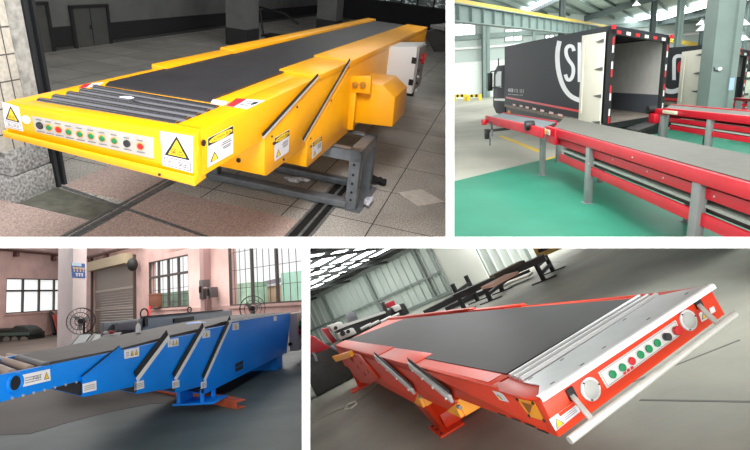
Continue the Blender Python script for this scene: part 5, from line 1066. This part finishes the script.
    m = MB(); m.prism([at(u, v, 'z', TOP+.006) for u, v in ((649, 293.5), (668, 291), (698, 286.8), (697, 289), (660, 295.5))], (0, 0, -.01)); t.part('corner_cover', m, ORG, bev=.002)
    # silver plate with a bent nose
    a, b, c_, d = fN+V((-.004, 0, .012)), fF+V((.012, 0, .012)), at(658.5, 295.5, 'z', TOP+.012), at(523, 382, 'z', TOP+.012)
    d2 = at(539.5, 385, 'z', TOP+.012)
    m = MB(); m.prism([a+back*.0, b, c_, d, d2], (0, 0, -.006)); np_ = t.part('nose_plate', m, SIL)
    m = MB(); nose = [(-.012, .014), (.012, .014), (.020, .008), (.022, -.012), (.018, -.014), (.010, .006), (-.012, .008)]
    m.loft([a+V((0, 0, -.012))+fn*x+V((0, 0, z)) for x, z in nose], [b+V((0, 0, -.012))+fn*x+V((0, 0, z)) for x, z in nose]); t.part('nose_edge', m, mat('nose_white', (236, 238, 240), .4), parent=np_, label='bright bent nose edge')
    m = MB(); sl = []
    for u, v in ((552.5, 383), (582, 364.5), (604, 347.5), (530.5, 378.5), (562, 359.5), (624.5, 319.5), (648.5, 318.8), (686.5, 293.5)):
        p = at(u, v, 'z', TOP+.0125); m = MB(); m.obox(p-wv*.012-back*.004, wv*.024, back*.008, V((0, 0, .001))); t.part('slot', m, BLACK, parent=np_)
    for (a_, b_) in (((510.5, 376.8), (639.5, 297.3)), ((515.5, 378.6), (648.5, 296.5)), ((521, 380.6), (657, 295.5))):
        p, q = at(*a_, 'z', TOP+.008), at(*b_, 'z', TOP+.008); m = MB(); m.cyl(p, q, .017, 14); t.part('roller', m, mat('bright_roller', (222, 224, 226), .3, .4), label='bright slim roller')
    m = MB(); m.box(X+.16, fF.x-.06, 2.45, 2.75, TOP-.05, TOP-.03); t.part('roller_recess', m, BLACK)
    # belt
    BT = TOP+.008; near = ((506, 373.5), (433, 351.5), (392, 346), (346.5, 339.5)); far = ((404, 319), (466, 312.3), (524, 307), (580, 302.7), (632, 298.5))
    pts = [at(u, v, 'z', BT) for u, v in near+far]; pts[1].x = pts[2].x = pts[3].x = pts[0].x
    m = MB(); m.prism(pts, (0, 0, -.03)); t.part('belt', m, BELT)
    # nested sections
    def sec(nm, prof, xo, flip_=True): m = MB(); m.prism([V((X+xo, y_, z_)) for y_, z_ in prof], (WF-xo*2, 0, 0)); return t.part(nm, m, ORG, bev=.005)
    p1, p2 = S(413, 365.3), S(456, 399.5); p3, p4 = S(379.5, 357), S(418.5, 391)
    t2_, t3_ = TOP-.004, TOP-.004
    sec('middle_section', [(p1.y, t2_), (p2.y, p2.z), (p2.y, p2.z-.12), (6.5, p2.z-.12), (6.5, t2_)], -.014); sec('base_section', [(p3.y, t3_), (p4.y, p4.z), (p4.y, p4.z-.15), (10.1, p4.z-.15), (10.1, t3_)], -.028)
    for y0_, y1_, x0, x1, z in ((p1.y, p3.y+.2, X-.014, X+.20, TOP+.012), (p3.y, 10.1, X-.028, X+.20, TOP+.022), (p1.y+1.2, 6.2, XF-.02, XF+.02, TOP+.03), (4.25, 5.6, XF-.03, XF+.014, TOP+.016), (5.55, 10.1, XF-.02, XF+.03, TOP+.03)):
        m = MB(); m.box(x0, x1, y0_, y1_, TOP-.06, z); t.part('flange', m, ORG, bev=.005)
    m = MB(); m.box(X+.02, X+.15, 2.7, p1.y-.05, TOP, TOP+.003); t.part('cover_strip', m, ORG)
    for (a_, b_, xo) in ((p1, p2, -.014), (p3, p4, -.028)):
        a2, b2 = V((X+xo-.004, a_.y, a_.z)), V((X+xo-.004, b_.y, b_.z)); d_ = (b2-a2).normalized(); n = V((0, -d_.z, d_.y)); n = n if n.y < 0 else -n
        m = MB(); m.prism([a2-n*.01, b2-n*.01, b2+n*.05, a2+n*.05], (-.022, 0, 0)); s_ = t.part('edge_strip', m, ALU, bev=.003, label='aluminium edge strip')
        m = MB(); m.prism([a2+n*.05, b2+n*.05, b2+n*.085, a2+n*.085], (-.006, 0, 0)); t.part('rubber_seal', m, BLACK, parent=s_)
        for f in (.1, .36, .62, .9): p = a2.lerp(b2, f)+V((-.022, 0, 0))-n*.002; m = MB(); m.cyl(p, p-V((.008, 0, 0)), .012, 10); t.part('bolt', m, mat('zinc_bolt', (210, 205, 200), .3, .5), parent=s_)
    for (p, dz, w_) in ((p2, .115, .42), (p4, .14, .42)):
        m = MB(); m.box(X+.0, X+w_, p.y-.035, p.y-.004, p.z-dz, p.z-.0); m.prism([V((X-.03, p.y-.02, p.z-.02)), V((X-.03, p.y-.02, p.z-dz)), V((X-.03, p.y+.28, p.z-dz)), ], (.03, 0, 0)); gp = t.part('guard_plate', m, AMB, label='amber guard plate')
        q = V((X-.02, p.y-.04, p.z-.035)); m = MB(); m.cyl(q, q-V((0, .05, 0)), .013, 12); t.part('cable_plug', m, STEEL, parent=gp)
    # screws and stickers on the side
    q = Quad(*[S(u, v) for u, v in ((516.7, 397.6), (534, 401.3), (546.7, 421.3), (530, 416))], cp, .004); m = MB(); q.rect(m, 0, 1, 0, 1); cg = t.part('corner_guard', m, AMB, label='amber corner guard'); m = MB(); q.poly(m, [(.18, .16), (.82, .2), (.2, .8)], 1.4); t.part('guard_window', m, mat('guard_brown', (150, 84, 22), .4), parent=cg)
    for a_, b_ in ((.05, .06), (.95, .08), (.95, .94), (.06, .94)): p = q.p(a_, b_, 1); m = MB(); m.cyl(p, p-V((.006, 0, 0)), .008, 8); t.part('screw', m, BLACK, parent=cg)
    q = Quad(*[S(u, v) for u, v in ((492.7, 390.6), (501.8, 392.8), (509.3, 402.2), (500, 399.8))], cp, .002); m = MB(); m.use(0); q.rect(m, 0, 1, 0, 1); tri_sign(q, m, .1, .55, .25, .8, 1, 2); t.part('side_sticker', m, [PAPER, SIGNY, INK], smooth=0, label='white sticker')
    for u, v in ((502, 413.5), (516, 418.5), (530, 424), (543, 430)): p = S(u, v+1); m = MB(); m.box(X-.003, X+.001, p.y-.05, p.y+.05, p.z-.004, p.z+.004); t.part('seam_slot', m, BLACK)
    # front face: panel, lamps, labels
    q = Quad(fp(597.6, 372.4), fp(675, 320), fp(681.2, 334), fp(606.5, 388.3), cp, .004); m = MB(); m.use(0); q.rect(m, 0, 1, 0, 1); m.use(1); 
    for a0, a1, b0, b1 in ((.015, .985, .06, .09), (.015, .985, .91, .94), (.015, .02, .06, .94), (.98, .985, .06, .94)): q.rect(m, a0, a1, b0, b1, 1.3, False)
    pan = t.part('control_panel', m, [mat('panel_light', (206, 206, 204), .4, .2), mat('grey_ink', (120, 118, 116), .6)], smooth=0)
    MM = {'k': (BLKB, 'black push button'), 'g': (GREENB, 'green push button'), 'r': (REDB, 'red push button'), 'm': (REDB, 'red mushroom stop button')}
    for (u, v), c in (((610.8, 374.2), 'g'), ((620.6, 367.4), 'g'), ((630, 361), 'r'), ((638.6, 354.6), 'g'), ((647, 348.8), 'g'), ((655.2, 343), 'g'), ((663.6, 337), 'k'), ((673.6, 330.8), 'm')):
        p = fp(u, v); m = MB(); m.cyl(p+fn*.003, p+fn*.008, .023, 16); bz = t.part('bezel', m, ALU, parent=pan); m = MB(); rr = .024 if c == 'm' else .0185; m.cyl(p+fn*.008, p+fn*(.034 if c in 'mk' else .018), rr*.8 if c == 'm' else rr, 16, rr); t.part('button', m, MM[c][0], parent=pan, bev=.002, label=MM[c][1])
    qq = Quad(fp(621, 372.5), fp(632.5, 365), fp(633.5, 368), fp(622.5, 375.5), cp, .006); m = MB(); [qq.rect(m, .05+.33*k, .30+.33*k, 0, 1, 1, False) for k in range(3)]; t.part('lettering', m, REDINK, parent=pan, smooth=0)
    for (u, v), rr in (((589.5, 389), .052), ((687, 320.2), .052)):
        p = fp(u, v); m = MB(); m.cyl(p, p+fn*.012, rr, 26); lm = t.part('work_lamp', m, ALU, bev=.003, label='round work lamp with a metal rim'); m = MB(); m.cyl(p+fn*.012, p+fn*.016, rr*.78, 24); t.part('lens', m, mat('lamp_lens', (160, 163, 160), .3), parent=lm, bev=.002)
        m = MB()
        for k in range(3): e = wv*math.cos(k*2.09)*rr*.88+V((0, 0, 1))*math.sin(k*2.09)*rr*.88; m = MB(); m.cyl(p+e+fn*.012, p+e+fn*.016, .004, 8); t.part('screw', m, BLACK, parent=lm)
    q = Quad(fp(549, 419.5), fp(574.5, 401.5), fp(580, 411.5), fp(555.5, 431), cp, .002); m = MB(); m.use(0); q.rect(m, 0, 1, 0, 1); tri_sign(q, m, .04, .36, .2, .92, 1, 2); m.use(3); q.rect(m, .34, 1, 0, .3, 1.5, False); m.use(2)
    for b in (.42, .58, .74): q.rect(m, .44, .92, b, b+.05, 1.5, False)
    t.part('warning_label', m, [PAPER, SIGNY, mat('label_grey_ink', (120, 116, 120), .6), ORG], smooth=0, label='white label with yellow warning triangle')
    q = Quad(fp(698.4, 313.4), fp(704.3, 310), fp(707.5, 318.6), fp(701.5, 322), cp, .002); m = MB(); m.use(0); q.rect(m, 0, 1, 0, 1); tri_sign(q, m, .12, .88, .15, .8, 1, 2); t.part('warning_label', m, [PAPER, SIGNY, INK], smooth=0, label='small triangle warning label')
    q = Quad(fp(709, 308.5), fp(713.6, 306), fp(715.4, 311.4), fp(711, 314), cp, .002); m = MB(); q.rect(m, 0, 1, 0, 1); t.part('white_label', m, PAPER, smooth=0)
    # bumper bar on two brackets
    TUB = mat('bumper_tube', (206, 206, 200), .35, .5, noise=.06, scale=20); off = .16
    a, b = fp(569.5, 440.5, off), fp(735, 314.5, off); m = MB(); m.cyl(a, b, .017, 18); bb = t.part('bumper_bar', m, TUB, label='bright round bumper bar')
    for (u0, v0), (u1, v1) in (((571, 394.5), (592.5, 420.5)), ((697.5, 304), (719.5, 325.5))):
        p, q = fp(u0, v0), fp(u1, v1, off); m = MB(); m.bar(p, q, .012, .022, wv); t.part('bracket', m, TUB, parent=bb); m = MB(); m.obox(p-wv*.02-V((0, 0, .02)), wv*.04, fn*.012, V((0, 0, .05))); t.part('bracket_foot', m, BLACK, parent=bb)
    # front support leg
    zs = p4.z-.15; f0, f1, f2 = at(429, 428.5, 'z', .0), at(441.5, 439, 'z', 0), at(465, 424.5, 'z', 0); f3 = f0+(f2-f1)
    m = MB(); m.prism([f0, f1, f2, f3], (0, 0, .02)); lg = t.part('foot_plate', m, ORG, bev=.003)
    for k in range(3): p = f1.lerp(f0, .15+.35*k)+(f2-f1)*.12; m = MB(); m.cyl(p+V((0, 0, .02)), p+V((0, 0, .03)), .014, 8); t.part('bolt', m, mat('dark_screw', (58, 44, 34), .5, .4), parent=lg)
    c0 = f0.lerp(f1, .5)+(f2-f1)*.2
    m = MB(); m.prism([V((X+.0, 5.1, zs+.01)), V((X+.0, 4.55, zs+.01)), c0+V((0, -.14, .02)), c0+V((0, .14, .02))], (.04, 0, 0)); m.prism([V((X+.04, 4.9, zs)), V((X+.3, 4.9, zs)), c0+V((.22, .0, .02)), c0+V((.0, .0, .02))], (0, .04, 0)); t.part('leg', m, ORG, bev=.003)
    m = MB(); m.box(c0.x+.05, XF-.1, c0.y-.1, c0.y+.12, .02, .16); t.part('cross_beam', m, ORG, bev=.004)
    m = MB(); m.box(XF-.35, XF-.05, c0.y-.25, c0.y+.25, 0, .02); m.box(XF-.2, XF-.15, c0.y-.1, c0.y+.1, .02, zs); t.part('leg', m, ORG)
    # rear legs with an amber cable box
    yl = 9.6; Q_ = lambda u, v: at(u, v, 'y', yl); a, b, c_, d = Q_(345, 361), Q_(360, 381), Q_(379.5, 379), Q_(369, 359)
    m = MB(); m.prism([a, b, c_, d], (0, .05, 0)); m.box(X+.0, X+.62, yl, yl+.05, .02, zs+.02); lg = t.part('leg', m, ORG, bev=.004)
    m = MB(); m.prism([at(u, v, 'x', X-.036) for u, v in ((345.6, 361.8), (361.6, 381.4), (372.3, 383.2), (380.3, 377.9), (360.5, 354.5), (350, 352))], (-.03, 0, 0)); lg = t.part('leg_panel', m, ORG, bev=.004)
    for u, v in ((353, 361), (358, 367), (365, 374), (361, 363), (368, 371)): p = at(u, v, 'x', X-.066); m = MB(); m.cyl(p, p-V((.006, 0, 0)), .03, 10); t.part('leg_hole', m, mat('leg_hole', (110, 24, 24), .6), parent=lg)
    m = MB(); m.box(X-.16, X+.7, yl-.18, yl+.2, 0, .025); t.part('foot_plate', m, ORG, bev=.003)
    p = S(343, 354); m = MB(); m.prism([at(u, v, 'x', X-.07) for u, v in ((334, 355.5), (352, 350), (355, 355.5), (338.5, 361))], (-.06, 0, 0)); t.part('cable_box', m, AMB, bev=.02, label='amber cable box')
    m = MB(); p = at(352.5, 358.5, 'x', X-.067); m.cyl(p, p-V((.03, 0, 0)), .03, 12); t.part('pilot_lamp', m, REDB)
bay4()
# ================================================================== daylight, added fill lights and render settings
w = bpy.data.worlds.new('sky'); bpy.context.scene.world = w; w.use_nodes = True
w.node_tree.nodes['Background'].inputs[0].default_value = (1, 1, 1, 1); w.node_tree.nodes['Background'].inputs[1].default_value = 1.12
area('gate_daylight', R1, (-.6, -.6, 3.8), (-1.5, 3.2, .5), 2.6, 2.2, 25)
area('gate_daylight', R1, (-.3, 1.1, 4.5), (-.8, 4.4, 0), 1.5, 1.5, 260)
area('hall_fill', R1, (-5, 13, 4.9), (-5, 13, 0), 8, 10, 38)  # unseen fill added under the ceiling to lift the dark hall
area('overhead_light', R2, (5, 9, 6.6), (5, 9, 0), 10, 10, 430, (250, 255, 250))  # unseen panel added under the roof to brighten the loading hall
area('overhead_light', R2, (13, 25, 7.2), (13, 25, 0), 14, 16, 2600, (250, 255, 250))  # another unseen panel, added for the far part of the hall
area('overhead_light', R2, (13, 42, 7.6), (11, 47, 2), 10, 4, 2000, (250, 255, 250))  # added light aimed at the far wall
area('lorry_fill', R2, (2.5, 8, 5.2), (6.8, 16, 1.6), 3.5, 3.5, 480)  # fill added to brighten the first lorry's open box and door
area('lorry_fill', R2, (7.2, 9.5, 5.4), (10.2, 16.5, 1.4), 2, 2, 260)  # second added fill, for the cream door of the second lorry
area('workshop_fill', R3, (1.3, -1.0, .9), (-2.5, 4.6, .55), 1.8, 1.2, 170, (255, 250, 245))  # unseen fill behind the camera, added to brighten the blue conveyor's side
area('overhead_light', R3, (-10, 19, 5.6), (-10, 19, 0), 12, 9, 1350, (255, 248, 242))  # added light, hidden from view above the workshop
area('side_fill', R4, (5.0, 2.6, 4.6), (1.6, 4.8, .6), 3, 3, 230)  # fill added out of view to the right, above the orange conveyor
area('overhead_light', R4, (4, 11, 3.5), (.5, 11.5, 0), 1, 1, 150)  # small unseen light added for the dim floor by the lathe
area('overhead_light', R4, (9, 15, 3.0), (7.5, 18, .2), 2.2, 2.2, 480)  # hidden light added to brighten the corrugated wall
sc = bpy.context.scene
sc.view_settings.view_transform = 'Standard'; sc.view_settings.look = 'None'; sc.view_settings.exposure = 0; sc.view_settings.gamma = 1
sc.view_settings.use_curve_mapping = False
